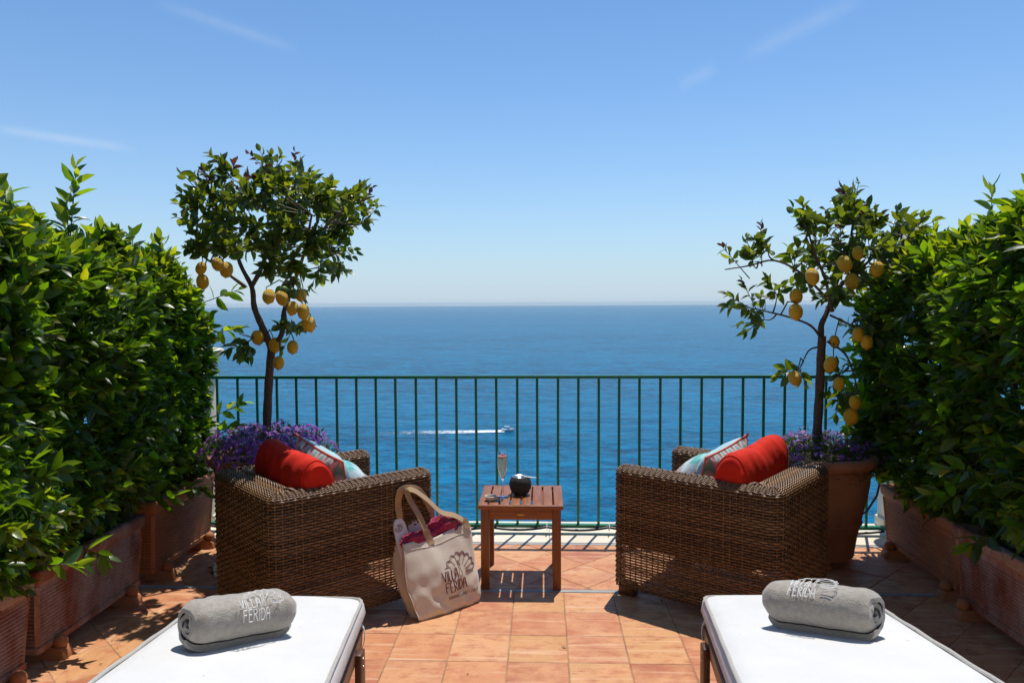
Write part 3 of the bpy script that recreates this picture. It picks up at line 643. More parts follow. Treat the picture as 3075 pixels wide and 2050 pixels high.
# daisies
def flower_mesh(seed, np_):
    rs = random.Random(seed); mb = MB()
    for k in range(np_):
        a = 2*math.pi*k/np_+rs.uniform(-0.1, 0.1); l = rs.uniform(0.85, 1.1); dz = rs.uniform(-0.05, 0.25)
        c, s_ = math.cos(a), math.sin(a); w = 0.17
        def pt(r_, o, z): return (c*r_-s_*o, s_*r_+c*o, z)
        mb.add([pt(0.12, 0, 0), pt(0.55*l, w, 0.08+dz*0.4), pt(l, 0, dz), pt(0.55*l, -w, 0.08+dz*0.4)], [(0, 3, 2, 1)], 0)
    mb.lathe([(0.17, 0.0), (0.16, 0.08), (0.08, 0.13), (0.0, 0.14)], 7, m=1); return mb.mesh('flower', [M_PETAL, M_POLLEN])
FLM = [flower_mesh(i, n) for i, n in enumerate((9, 11, 10))]
def daisy_bush(center, rx, zb, zt, label, nflow, nleaf, seed, fl_len=0.017, gap=0.0):
    rs = np.random.RandomState(seed); org = (center[0], center[1], 0.585); root = thing('daisy_bush', label, 'flowers', org, group='violet daisy bushes')
    def surf(n, rmin):
        th = rs.uniform(0, 2*np.pi, n); q = np.sqrt(rs.uniform(rmin**2, 1, n)); lump = 1+0.10*np.sin(3*th+seed)+0.06*np.sin(7*th+2*seed)
        x = center[0]+rx*q*np.cos(th)*lump; y = center[1]+rx*q*np.sin(th)*lump
        h_ = (zt-zb)*np.sqrt(np.clip(1-q**2.6, 0, 1)); z = zb+h_*rs.uniform(0.72, 1.04, n)+0.02*np.sin(9*x*3)*np.cos(8*y*3)
        nrm = np.stack([np.cos(th)*q**2*1.4, np.sin(th)*q**2*1.4, 0.35+np.sqrt(np.clip(1-q**2, 0, 1))], 1)
        return np.stack([x, y, z], 1), unit(nrm), q
    P, N, q = surf(nleaf, 0.0); P[:, 2] -= rs.uniform(0, 0.08, nleaf); d = N+rs.normal(0, 0.55, N.shape); S = rs.uniform(0.018, 0.034, nleaf)
    T = leaf_template(0.16, 0.3, 0.2); Fr = frames(d, rs, 0.5)
    V = np.einsum('nij,vj->nvi', Fr, T[0])*S[:, None, None]+P[:, None, :]-np.array(org)
    F = T[1][None]+(np.arange(nleaf)*len(T[0]))[:, None, None]
    stuff(link('foliage', np_mesh('foliage', V.reshape(-1, 3), F.reshape(-1, 3), M_HERB), root))
    P, N, q = surf(nflow, 0.15); N = unit(N+rs.normal(0, 0.30, N.shape)+np.array([0, -0.12, 0.1])); P += N*0.008; Sz = rs.uniform(0.75, 1.2, nflow)*fl_len
    view = unit(CAMP-P); order = np.argsort(-(np.sum(N*view, 1)+0.8*np.sum((P-np.array(org))*view, 1)/rx))
    rest = MB(); 
    for j, i in enumerate(order):
        Q = Vector(N[i]).to_track_quat('Z', 'Y').to_matrix() @ Matrix.Rotation(rs.uniform(0, 6.28), 3, 'Z')
        if j < 280:
            o = link('flower', FLM[i % 3], root); Mx = Q.to_4x4() @ Matrix.Scale(float(Sz[i]), 4); Mx.translation = (P[i]-np.array(org)).tolist(); o.matrix_local = Mx
        else:
            me = FLM[i % 3]; vs = [Q @ v.co*float(Sz[i])+Vector(P[i]) for v in me.vertices]
            o_ = len(rest.v); rest.v += [tuple(v) for v in vs]; rest.f += [tuple(k+o_ for k in p.vertices) for p in me.polygons]; rest.m += [p.material_index for p in me.polygons]
    if rest.v: stuff(rest.build('blossoms', [M_PETAL, M_POLLEN], root, origin=org))
daisy_bush(POTL, 0.385, 0.555, 0.775, 'thick dome of violet daisies around the dense lemon tree trunk', 900, 2600, 5)
daisy_bush(POTR, 0.325, 0.57, 0.725, 'loose green patch with scattered violet daisies around the sparse lemon tree trunk', 330, 2600, 8, 0.015)

def lemon_mesh(mat_):
    mb = MB(); pr = []
    for k in range(15):
        a = math.pi*k/14; r_ = math.sin(a)**0.86*0.40; z = -0.5*math.cos(a)
        if k in (1, 2): r_ *= (0.55, 0.86)[k-1]; z -= (0.05, 0.01)[k-1]
        if k == 0: z -= 0.10
        pr.append((max(r_, 0.0005), z))
    mb.lathe(pr, 20, wob=lambda a, z: 0.012*math.sin(5*a+6*z)); return mb.mesh('lemon', mat_)
LEMON, GLEMON = lemon_mesh(M_LEMON), lemon_mesh(M_GLEMON)
def lemon_tree(label, base, branches, clusters, lemons, greens, seed, depth, ntw, llen, redz, shoots, cc=(0, 0), shrink=1.0):
    rs = np.random.RandomState(seed); org = (base[0], base[1], 0.585); root = thing('lemon_tree', label, 'tree', org)
    nodes = []
    for bi, (pts, r0, r1) in enumerate(branches):
        # smooth the polyline
        P3 = [np.array(p, float) for p in pts]; fine = []
        for i in range(len(P3)-1):
            p0, p1, p2, p3 = P3[max(i-1, 0)], P3[i], P3[i+1], P3[min(i+2, len(P3)-1)]
            for k in range(5):
                s_ = k/5; fine.append(0.5*((2*p1)+(-p0+p2)*s_+(2*p0-5*p1+4*p2-p3)*s_**2+(-p0+3*p1-3*p2+p3)*s_**3))
        fine.append(P3[-1]); rad = [r0+(r1-r0)*i/(len(fine)-1) for i in range(len(fine))]
        rad = [r_*(1+0.06*math.sin(i*1.9+bi)) for i, r_ in enumerate(rad)]
        mb = MB(); mb.tube(fine, rad, 9); mb.build('trunk' if bi == 0 else 'branch', M_BARK, root, origin=org)
        nodes += [f for f in (fine[8:] if bi == 0 else fine)]
    clusters = [[cc[0]+(x-cc[0])*shrink, cc[1]+(z-cc[1])*shrink] if z > 1.5 else [x, z] for x, z in clusters]
    nodes = np.array(nodes); tw = MB(); P, Dd, S, K = [], [], [], []
    ctr = np.mean([[c[0], base[1], c[1]] for c in clusters], axis=0)
    for (cx, cz) in clusters:
        for dy in depth(cx, cz, rs):
            c = np.array([cx, base[1]+dy, cz])+rs.normal(0, 0.02, 3)
            nd = nodes[np.argmin(np.linalg.norm(nodes-c, axis=1)+0.4*np.maximum(0, nodes[:, 2]-c[2]))]
            mid = (nd+c)/2+np.array([0, 0, -0.02])+rs.normal(0, 0.015, 3)
            tw.tube([nd*(1-q)**2+mid*2*q*(1-q)+c*q*q for q in np.linspace(0, 1, 7)], [0.0055-0.0005*q for q in range(7)], 5, caps=False)
            outd = unit(c-ctr+np.array([0, 0, 0.12]))
            for k in range(ntw):
                d0 = unit(outd*0.8+rs.normal(0, 0.55, 3)+np.array([0, 0, 0.25])); ln = rs.uniform(0.09, 0.17)
                p, d, s_ = twig_leaves(c, d0, ln, rs.randint(6, 10), llen*rs.uniform(0.85, 1.15), rs, 0.1)
                tw.tube([c, c+d0*ln], [0.0028, 0.0014], 4, caps=False)
                kk = np.zeros(len(p), int)
                if cz > redz and rs.rand() < 0.45: kk[len(p)//2:] = 1; s_[len(p)//2:] *= 0.8
                P.append(p); Dd.append(d); S.append(s_); K.append(kk)
    for (x, z, ln, dx) in shoots:
        c = np.array([x, base[1]+rs.uniform(-0.08, 0.02), z]); d0 = unit(np.array([dx, rs.uniform(-0.15, 0.15), 1.0]))
        p, d, s_ = twig_leaves(c, d0, ln, int(4+ln*42), llen*0.95, rs, 0.0); tw.tube([c-d0*0.12, c+d0*ln], [0.0034, 0.0014], 5, caps=False)
        kk = np.zeros(len(p), int); kk[int(len(p)*0.6):] = 1; s_[int(len(p)*0.6):] *= 0.7; P.append(p); Dd.append(d); S.append(s_); K.append(kk)
    P = np.concatenate(P); Dd = np.concatenate(Dd); S = np.concatenate(S); K = np.concatenate(K); Fr = frames(Dd, rs, 0.25)
    ok = np.ones(len(P), bool)                       # fruit hangs free of the leaves
    for (x, z, dy) in lemons:
        q = P+Fr[:, :, 0]*(S*0.5)[:, None]-np.array([x, base[1]+dy, z]); ok &= ~((np.hypot(q[:, 0], q[:, 2]+0.01) < 0.055) & (q[:, 1] < 0.05) & (rs.rand(len(P)) < 0.85))
    P, Fr, S, K = P[ok], Fr[ok], S[ok], K[ok]
    stuff(tw.build('twigs', M_TWIG, root, origin=org))
    keep = np.argsort(P[:, 1]*1.0-0.05*np.abs(Fr[:, 1, 2])+rs.uniform(0, 0.05, len(P)))[:300]
    leaf_objects(root, org, P, Fr, S, K, LEMON_T, [M_LEMLEAF, M_REDLEAF], keep)
    for lst, me, sz in ((lemons, LEMON, 0.093), (greens, GLEMON, 0.062)):
        for (x, z, dy) in lst:
            y = base[1]+dy; o = link('lemon', me, root); sc = sz*rs.uniform(0.78, 1.06); tilt = rs.uniform(-0.45, 0.45)
            o.location = (x-org[0], y-org[1], z-org[2]); o.scale = (sc*rs.uniform(0.92, 1.08), sc*rs.uniform(0.92, 1.08), sc); o.rotation_euler = (rs.uniform(-0.25, 0.25), tilt, rs.uniform(0, 6))
            top = np.array([x+sc*0.45*math.sin(tilt), y, z+sc*0.45]); nd = nodes[np.argmin(np.linalg.norm(nodes-top-np.array([0, 0, 0.05]), axis=1))]
            m_ = MB(); m_.tube([nd, (nd+top)/2+np.array([0, 0, 0.045]), top+np.array([0, 0, 0.012]), top-np.array([0, 0, 0.01])], [0.0045, 0.004, 0.003, 0.003], 5); m_.build('stalk', M_TWIG, root, origin=org)
BL = POTL[1]
def b3(l, y0, dy=0.0): return [(x, y0+dy*i, z) for i, (x, z) in enumerate(l)]
brL = [(b3([(-1.645, 0.57), (-1.64, 0.75), (-1.625, 1.0), (-1.605, 1.20), (-1.60, 1.28)], BL), 0.027, 0.023),
       (b3([(-1.605, 1.25), (-1.66, 1.36), (-1.715, 1.48), (-1.735, 1.60), (-1.81, 1.74), (-1.88, 1.95), (-1.92, 2.12)], BL, 0.02), 0.023, 0.006),
       (b3([(-1.735, 1.60), (-1.68, 1.72), (-1.62, 1.92), (-1.55, 2.12), (-1.45, 2.28)], BL+0.05, 0.03), 0.015, 0.005),
       (b3([(-1.60, 1.25), (-1.53, 1.32), (-1.50, 1.46), (-1.44, 1.60), (-1.36, 1.78), (-1.30, 2.0)], BL, -0.03), 0.018, 0.006),
       (b3([(-1.36, 1.78), (-1.22, 1.95), (-1.08, 2.05), (-0.94, 2.10)], BL-0.1, -0.02), 0.010, 0.003),
       (b3([(-1.735, 1.60), (-1.85, 1.70), (-1.97, 1.80)], BL-0.03, -0.06), 0.011, 0.004),
       (b3([(-1.61, 1.27), (-1.68, 1.30), (-1.76, 1.33)], BL, -0.04), 0.006, 0.003)]
clL = [[-2.01, 2.18], [-1.89, 2.26], [-1.74, 2.24], [-1.85, 2.13], [-2.03, 2.06], [-2.05, 1.93], [-1.96, 1.85], [-1.8, 1.95], [-1.64, 2.08], [-1.53, 2.22], [-1.4, 2.30], [-1.41, 2.18], [-1.51, 2.1], [-1.33, 2.1], [-1.2, 2.1], [-1.07, 2.12], [-0.99, 2.06], [-1.15, 2.02], [-1.28, 1.98], [-1.44, 1.95], [-1.62, 1.88], [-1.75, 1.78], [-1.6, 1.72], [-1.44, 1.8], [-1.31, 1.85], [-1.22, 1.82], [-1.18, 1.72], [-1.39, 1.68], [-1.29, 1.67], [-1.5, 1.64], [-1.72, 1.32], [-1.47, 1.40], [-1.97, 1.77]]
def depL(x, z, rs):
    if z < 1.5: return [rs.uniform(-0.06, 0.02)]
    q = 1-((x+1.55)/0.62)**2-((z-1.98)/0.45)**2
    if q < 0.12: return [rs.uniform(-0.08, 0.08)]
    d = 0.40*math.sqrt(q); return [-d*rs.uniform(0.6, 1), d*rs.uniform(0.2, 0.95)]
lemL = [(-1.929, 1.704, -0.18), (-1.816, 1.723, -0.22), (-1.927, 1.629, -0.17), (-1.792, 1.695, -0.16), (-1.538, 1.543, -0.20), (-1.476, 1.534, -0.16), (-1.397, 1.476, -0.22), (-1.326, 1.456, -0.25), (-1.339, 1.386, -0.12), (-1.441, 1.252, -0.10), (-1.528, 1.161, -0.09), (-1.679, 1.304, -0.01), (-1.576, 1.260, -0.01), (-1.387, 1.550, -0.10)]
lemon_tree('lemon tree with a dense round crown and hanging lemons, above the violet daisies', POTL, brL, clL, lemL, [(-1.20, 1.70, -0.1), (-1.16, 1.71, -0.06), (-1.46, 1.375, -0.12), (-1.49, 1.40, -0.1), (-1.42, 1.56, -0.14), (-1.47, 1.57, -0.15)], 9, depL, 4, 0.060, 2.12, [(-1.42, 2.17, 0.20, 0.05), (-1.86, 2.13, 0.17, -0.1), (-1.72, 2.13, 0.13, 0.1), (-1.55, 2.14, 0.16, 0.0), (-1.06, 2.05, 0.14, 0.8), (-1.10, 2.06, 0.13, 0.45), (-1.90, 2.05, 0.12, -0.5), (-1.24, 2.07, 0.12, 0.2), (-1.18, 2.02, 0.12, 0.6)], (-1.50, 1.90), 0.74)
BR = POTR[1]
brR = [(b3([(1.585, 0.57), (1.59, 0.75), (1.60, 1.0), (1.605, 1.20), (1.61, 1.30)], BR), 0.028, 0.023),
       (b3([(1.605, 1.27), (1.61, 1.36), (1.65, 1.44), (1.70, 1.58), (1.78, 1.80), (1.82, 2.02)], BR, 0.02), 0.020, 0.005),
       (b3([(1.65, 1.44), (1.60, 1.62), (1.52, 1.80), (1.46, 2.0)], BR-0.04, -0.02), 0.011, 0.004),
       (b3([(1.60, 1.52), (1.45, 1.66), (1.30, 1.73), (1.15, 1.70), (1.02, 1.68)], BR-0.08, -0.01), 0.008, 0.003),
       (b3([(1.605, 1.27), (1.53, 1.36), (1.40, 1.41), (1.28, 1.44), (1.2, 1.46)], BR-0.02, -0.02), 0.008, 0.003),
       (b3([(1.63, 1.27), (1.72, 1.20), (1.76, 1.08), (1.77, 0.98)], BR-0.02, -0.03), 0.008, 0.003),
       (b3([(1.60, 1.24), (1.53, 1.22), (1.49, 1.16)], BR, -0.02), 0.006, 0.003),
       (b3([(1.70, 1.58), (1.85, 1.72), (1.98, 1.85), (2.12, 1.93)], BR, -0.02), 0.010, 0.003),
       (b3([(1.65, 1.42), (1.76, 1.36), (1.86, 1.30)], BR, -0.04), 0.007, 0.003)]
clR = [[1.09, 1.73], [1.23, 1.80], [1.36, 1.73], [1.24, 1.51], [1.17, 1.48], [1.29, 1.40], [1.45, 2.0], [1.58, 1.93], [1.7, 2.02], [1.82, 2.08], [1.78, 1.83], [1.63, 1.73], [1.73, 1.63], [1.87, 1.95], [1.99, 1.90], [2.10, 1.93], [2.02, 1.77], [1.85, 1.73], [1.58, 1.55], [1.68, 1.5], [1.78, 1.43], [1.48, 1.15], [1.71, 1.1], [1.74, 1.0], [1.9, 1.6], [1.98, 1.48], [1.86, 1.27]]
def depR(x, z, rs):
    if x > 1.5 and z > 1.5: return [rs.uniform(-0.25, -0.02), rs.uniform(0.02, 0.2)]
    return [rs.uniform(-0.12, 0.05)]
lemR = [(1.449, 1.633, -0.28), (1.627, 1.700, -0.26), (1.731, 1.763, -0.17), (1.807, 1.672, -0.24), (1.404, 1.529, -0.16), (1.390, 1.442, -0.20), (1.745, 1.315, -0.16), (1.781, 1.273, -0.19), (1.671, 1.268, -0.02), (1.621, 1.144, -0.10), (1.430, 1.063, -0.08), (1.674, 1.034, -0.09), (1.735, 0.935, -0.16), (1.732, 0.851, -0.12), (1.682, 1.606, -0.22)]
lemon_tree('lemon tree with a sparse open crown and one branch reaching sideways, beside tall laurel', POTR, brR, clR, lemR, [], 14, depR, 3, 0.066, 1.95, [(1.80, 1.84, 0.12, 0.25), (1.50, 1.83, 0.13, -0.45), (1.10, 1.72, 0.13, -0.9), (1.26, 1.82, 0.13, 0.0), (1.90, 1.84, 0.13, 0.3), (2.08, 1.84, 0.12, 0.6), (1.2, 1.5, 0.14, -0.5), (1.68, 1.85, 0.11, -0.1)], (1.68, 1.62), 0.82)
# thin black hose beside the sparse lemon tree's pot
mb = MB(); mb.tube([(2.09, 4.66, 0.62), (2.085, 4.67, 0.45), (2.06, 4.68, 0.30), (2.0, 4.68, 0.20), (1.93, 4.68, 0.16), (1.88, 4.68, 0.14)], 0.007, 7); tag(mb.build('hose', M_RUBBER), 'thin black hose curving down beside the pot of the sparse lemon tree', 'hose')
mb = MB(); pts = [(-2.03+0.055*math.cos(a)*1.0, 4.72+0.02*math.sin(a*0.5), 0.165+0.085*math.sin(a)+0.004*a) for a in np.linspace(0, 18, 90)]; pts += [(-2.0, 4.72, 0.12), (-2.01, 4.70, 0.03), (-1.93, 4.66, 0.012), (-1.80, 4.66, 0.012)]
mb.tube(pts, 0.008, 7); tag(mb.build('hose_coil', M_RUBBER), 'coil of black hose on the railing between orange planter and daisy pot', 'hose')

# ------------------------------------------------------------------ wicker armchairs
CL, CW, CT, CTB, CH = 0.86, 0.72, 0.105, 0.16, 0.66
def rounded(poly, rad, step=0.004):
    out = []; n = len(poly)
    for i in range(n):
        p0, p1, p2 = (np.array(poly[(i+k-1) % n], float) for k in range(3)); r_ = rad[i]
        a, b = unit(p0-p1), unit(p2-p1); ang = math.acos(np.clip(np.dot(a, b), -1, 1)); tl = r_/math.tan(ang/2)
        c = p1+unit(a+b)*(r_/math.sin(ang/2)); s0, s1 = p1+a*tl-c, p1+b*tl-c
        a0 = math.atan2(s0[1], s0[0]); da = math.atan2(s1[1], s1[0])-a0; da = (da+math.pi) % (2*math.pi)-math.pi
        for k in range(7): out.append(c+r_*np.array([math.cos(a0+da*k/6), math.sin(a0+da*k/6)]))
    return np.array(out)
def resample(P, n, closed=True):
    Q = np.vstack([P, P[:1]]) if closed else P
    d = np.concatenate([[0], np.cumsum(np.linalg.norm(np.diff(Q, axis=0), axis=1))]); s_ = np.linspace(0, d[-1], n+1)[:-1] if closed else np.linspace(0, d[-1], n)
    return np.stack([np.interp(s_, d, Q[:, k]) for k in range(2)], 1), d[-1]
def strand_tubes(paths, normals, rn, rz, closed):
    """each path (n,3); ring in the plane of normal and z"""
    Vs, Fs, off = [], [], 0
    for P, N in zip(paths, normals):
        n = len(P); Z = np.array([0, 0, 1.0])
        ring = np.stack([P+N*rn, P+Z*rz+N*rn*0.2, P-N*rn, P-Z*rz+N*rn*0.2], 1)
        idx = np.arange(n if closed else n-1); nx = (idx+1) % n
        for j in range(4):
            j2 = (j+1) % 4; Fs.append(np.stack([idx*4+j, nx*4+j, nx*4+j2, idx*4+j2], 1)+off)
        Vs.append(ring.reshape(-1, 3)); off += 4*n
    return np.concatenate(Vs), np.concatenate(Fs)
def loop_normals(P, closed=True):
    if closed: tg = np.roll(P, -1, 0)-np.roll(P, 1, 0)
    else: tg = np.gradient(P, axis=0)
    tg = unit(tg); return np.stack([tg[:, 1], -tg[:, 0]], 1)
def chair_meshes():
    L, W_, t_, tb = CL/2, CW/2, CT, CTB
    poly = [(-L, -W_), (L, -W_), (L, -W_+t_), (-L+tb, -W_+t_), (-L+tb, W_-t_), (L, W_-t_), (L, W_), (-L, W_)]
    lp = rounded(poly, [0.06, 0.048, 0.048, 0.03, 0.03, 0.048, 0.048, 0.06])
    _, per = resample(lp, 10); ns = int(round(per/0.031/2))*2; SPP = 4; P, _ = resample(lp, ns*SPP); N = loop_normals(P)
    for _ in range(3): N = unit(N+np.roll(N, 1, 0)+np.roll(N, -1, 0))
    ph = np.arange(len(P))/SPP; z3 = np.zeros(len(P)); N3 = np.column_stack([N, z3])
    rows, nr = [], []; pitch = 0.0128; z = 0.285; k = 0
    rs = np.random.RandomState(3)
    while z < CH-0.028:
        wob = 0.0012*np.sin(np.arange(len(P))*0.05+k); q = P+N*(0.0042*((-1)**k)*np.cos(np.pi*ph))[:, None]
        rows.append(np.column_stack([q, z+wob+0.0022*np.cos(np.pi*ph)*((-1)**k)*0.6])); nr.append(N3); z += pitch; k += 1
    V1, F1 = strand_tubes(rows, nr, 0.0040, 0.0056, True)
    rows, nr = [], []
    for i in range(7):
        th = R(10+80*i/6); d = (t_/2-0.003)*(1-math.cos(th)); zz = CH-0.028+0.028*math.sin(th)
        q = P-N*d[..., None] if hasattr(d, 'shape') else P-N*d
        bump = 0.0125*np.abs(np.sin(np.pi*ph/1.0))*math.sin(th)
        rows.append(np.column_stack([q, zz+bump-0.004+z3])); nr.append(N3)
    # extra strands filling the wider back
    for i in range(6):
        x = -L+t_/2+(tb-t_)*(i-0.3)/4.4+0.004; yy = np.linspace(-W_+t_/2, W_-t_/2, 80)
        rows.append(np.column_stack([np.full(80, x), yy, CH+0.0095*np.abs(np.sin(np.pi*yy/0.031))-0.003-0.004*(i/4)])); nr.append(np.tile([1.0, 0, 0], (80, 1)))
    Vt, Ft, off = [], [], 0
    for r_, n_ in zip(rows, nr):
        v_, f_ = strand_tubes([r_], [n_], 0.0054, 0.0042, len(r_) != 80); Vt.append(v_); Ft.append(f_+off); off += len(v_)
    V2, F2 = np.concatenate(Vt), np.concatenate(Ft)
    # lower skirt: one layer, open at the front
    up_ = [(L-0.004, -W_+0.10), (L-0.002, -W_), (-L, -W_), (-L, W_), (L-0.002, W_), (L-0.004, W_-0.10)]
    cn = []
    def arc(c, r_, a0, a1): return [np.array([c[0]+r_*math.cos(R(a0+(a1-a0)*k/6)), c[1]+r_*math.sin(R(a0+(a1-a0)*k/6))]) for k in range(7)]
    cn = [np.array([L, -W_+t_])]+arc((L-0.048, -W_+0.048), 0.048, 0, -90)+arc((-L+0.06, -W_+0.06), 0.06, -90, -180)+arc((-L+0.06, W_-0.06), 0.06, 180, 90)+arc((L-0.048, W_-0.048), 0.048, 90, 0)+[np.array([L, W_-t_])]
    cn = np.array(cn); _, per2 = resample(cn, 10, False); ns2 = int(round(per2/0.031)); Pu, _ = resample(cn, ns2*SPP+1, False); Nu = -loop_normals(Pu, False)
    phu = np.arange(len(Pu))/SPP; rows, nr = [], []; z = 0.285-pitch; k = 1
    while z > 0.048:
        rows.append(np.column_stack([Pu+Nu*(0.0042*((-1)**k)*np.cos(np.pi*phu))[:, None], z+0.0013*np.cos(np.pi*phu)*((-1)**k)+0.0012*np.sin(np.arange(len(Pu))*0.05+k)])); nr.append(np.column_stack([Nu, np.zeros(len(Pu))])); z -= pitch; k += 1
    V3, F3 = strand_tubes(rows, nr, 0.0038, 0.0054, False)
    st = MB()
    for i in range(ns): x, y = P[i*SPP]; st.tube([(x, y, 0.285), (x, y, CH-0.03)], 0.0034, 4, caps=False)
    for i in range(ns2+1): x, y = Pu[i*SPP]; st.tube([(x, y, 0.045), (x, y, 0.285)], 0.0034, 4, caps=False)
    return [('woven_wall', np_mesh('woven_wall', V1, F1, M_WICKER)), ('woven_top', np_mesh('woven_top', V2, F2, M_WICKER)), ('woven_skirt', np_mesh('woven_skirt', V3, F3, M_WICKER)), ('stakes', st.mesh('stakes', M_WICKER))]
CHAIR = chair_meshes()
mb = MB(); L_, W2 = CL/2, CW/2
mb.box((0.015, -W2+CT/2, 0.46), (CL-0.06, CT-0.035, 0.34)); mb.box((0.015, W2-CT/2, 0.46), (CL-0.06, CT-0.035, 0.34)); mb.box((-L_+CTB/2, 0, 0.459), (CTB-0.035, CW-CT*2+0.03, 0.338))
FRAME = mb.mesh('frame', M_WICKERD, smooth=False)
mb = MB(); mb.box((0.06, 0, 0.275), (CL-0.17, CW-0.03, 0.03)); mb.box((L_-0.04, 0, 0.235), (0.02, CW-0.22, 0.06)); DECK = mb.mesh('seat_deck', M_WICKERD, smooth=False)
mb = MB(); mb.box((0, 0, 0.031), (0.085, 0.055, 0.062), r=0.004); LEG = mb.mesh('leg', M_DKWOOD)
def soft_box(mb, c, d, e=0.22, nu=36, nv=18, wr=0.004, seed=0, rot=None):
    def pw(a, p): return math.copysign(abs(a)**p, a)
    def fn(u, v):
        a, b = 2*math.pi*u, math.pi*(v-0.5)
        x = d[0]/2*pw(math.cos(b), e)*pw(math.cos(a), e); y = d[1]/2*pw(math.cos(b), e)*pw(math.sin(a), e); z = d[2]/2*pw(math.sin(b), e*1.6)
        k = 1+wr/max(d[2], 0.05)*math.sin(9*a+4*v+seed)*math.cos(7*v*3+seed)
        p = Vector((x*k, y*k, z*k)); p = rot @ p if rot else p
        return (p.x+c[0], p.y+c[1], p.z+c[2])
    return mb.grid(fn, nu, nv, closeu=True)
mb = MB(); soft_box(mb, (0.055, 0, 0.352), (CL-CTB-0.02, CW-2*CT-0.012, 0.13), 0.2); SEATC = mb.mesh('seat_cushion', M_AQUA)
def armchair(x, y, ang, label):
    r_ = thing('armchair', label, 'armchair', (x, y, 0), ang, 'woven wicker armchairs')
    for nm, me in CHAIR: stuff(link(nm, me, r_))
    link('frame', FRAME, r_); link('seat_deck', DECK, r_); link('seat_cushion', SEATC, r_)
    for sx_ in (-1, 1):
        for sy_ in (-1, 1): o = link('leg', LEG, r_); o.location = (sx_*(L_-0.062), sy_*(W2-0.05), 0)
    return r_
CHL = (-1.115, 3.715, R(42.7)); CHR = (0.915, 3.855, R(143.1))
armchair(*CHL, 'brown wicker armchair with the canvas tote bag leaning against its side')
armchair(*CHR, 'brown wicker armchair without a bag, its front corner near the side table')
def in_chair(ch, lx, ly, z):
    c, s_ = math.cos(ch[2]), math.sin(ch[2]); return (ch[0]+lx*c-ly*s_, ch[1]+lx*s_+ly*c, z)
# red box cushions leaning on the backs
def red_cushion(ch, sy, label):
    mb = MB(); lx, ly, lz = 0.175, 0.57, 0.40
    def pw(a, p): return math.copysign(abs(a)**p, a)
    def fn(u, v):
        a = 2*math.pi*u; s_ = 2*v-1; end = 1-abs(s_)**9*0.20
        x = lx/2*pw(math.cos(a), 0.95)*end; z = lz/2*pw(math.sin(a), 0.78)*end*(1-0.05*math.cos(math.pi*s_*0.5)**2)
        w = 0.0032*math.sin(s_*7+2*a+1)+0.0026*math.sin(11*s_-3*a+2*math.sin(3*s_))+0.0018*math.sin(23*s_+5*a+3*math.sin(2*a))
        return (x*(1+w*9), s_*ly/2+0.006*math.sin(3*a)*(abs(s_) > 0.99), z+w+0.016*s_*s_)
    mb.grid(fn, 40, 44, closeu=True)
    for e in (0, 1): mb.f.append(tuple(range(40))[::-1] if e == 0 else tuple(44*40+i for i in range(40))); mb.m.append(0)
    o = mb.build('red_cushion', M_RED, ang=60)
    o.location = in_chair(ch, -0.165, -0.035*sy, 0.605); o.rotation_euler = Matrix.Rotation(ch[2], 3, 'Z').to_4x4().to_3x3().to_euler()
    o.rotation_euler = (Matrix.Rotation(ch[2], 3, 'Z') @ Matrix.Rotation(R(-9), 3, 'Y') @ Matrix.Rotation(R(3*sy), 3, 'X')).to_euler()
    r_ = tag(o, label, 'cushion', 'red cushions in the armchairs')
    for s_ in (-1, 1):
        m2 = MB(); pts = [fn(k/40, 0.5+s_*0.455) for k in range(40)]; m2.tube([(p[0]*1.01, p[1], p[2]*1.005) for p in pts], 0.0035, 6, closed=True); m2.build('piping', M_RED, o)
red_cushion(CHL, 1, 'red cushion standing in the armchair beside the tote bag')
red_cushion(CHR, -1, 'red cushion standing in the armchair without a bag')
def pillow(ch, lx, ly, z, lean, spin, yaw, size, m_front, label, m_back):
    mb = MB(); n = 22
    def prof(u, v): return 0.088*max(0.0, (1-abs(u)**2.4)*(1-abs(v)**2.4))**0.55
    def pos(u, v, sgn):
        px = u*size/2*(1-0.07*(1-v*v)*abs(u)**3*1.0); py = v*size/2*(1-0.07*(1-u*u)*abs(v)**3)
        wr = 0.006*math.sin(7*u+5*v)*(1-u*u)*(1-v*v)
        return (px, py, sgn*prof(u, v)+wr)
    for sgn in (1, -1): mb.grid(lambda a, b: pos(2*a-1, 2*b-1, sgn), n, n, m=0 if sgn > 0 else 1)
    o = mb.build('scatter_cushion', [m_front, m_back], ang=None); o.location = in_chair(ch, lx, ly, z)
    # local z of the pillow points to the chair front
    Bm = Matrix(((0, 0, 1), (1, 0, 0), (0, 1, 0)))
    o.rotation_euler = (Matrix.Rotation(ch[2]+R(yaw), 3, 'Z') @ Matrix.Rotation(R(-lean), 3, 'Y') @ Bm @ Matrix.Rotation(R(spin), 3, 'Z')).to_euler()
    tag(o, label, 'cushion', 'patterned scatter cushions'); e = []
    for k in range(4*n):
        s_ = k/n; q = int(s_); f_ = 2*(s_-q)-1; u, v = [(f_, -1), (1, f_), (-f_, 1), (-1, -f_)][q]; e.append(pos(u, v, 0.0))
    m2 = MB(); m2.tube(e, 0.0048, 6, closed=True); m2.build('piping', M_CORAL, o)
pillow(CHL, 0.03, 0.03, 0.60, 20, 14, 4, 0.41, M_AQUA, 'patterned aqua scatter cushion pressed against the red cushion, armchair by the tote bag', M_CHEV)
pillow(CHL, 0.175, 0.02, 0.545, 42, -6, -6, 0.40, M_CHEV, 'chevron scatter cushion with coral piping, outermost in the armchair by the tote bag', M_CHEV)
pillow(CHR, 0.03, -0.02, 0.585, 20, -10, -4, 0.41, M_AQUA, 'patterned aqua scatter cushion pressed against the red cushion, armchair without a bag', M_CHEV)
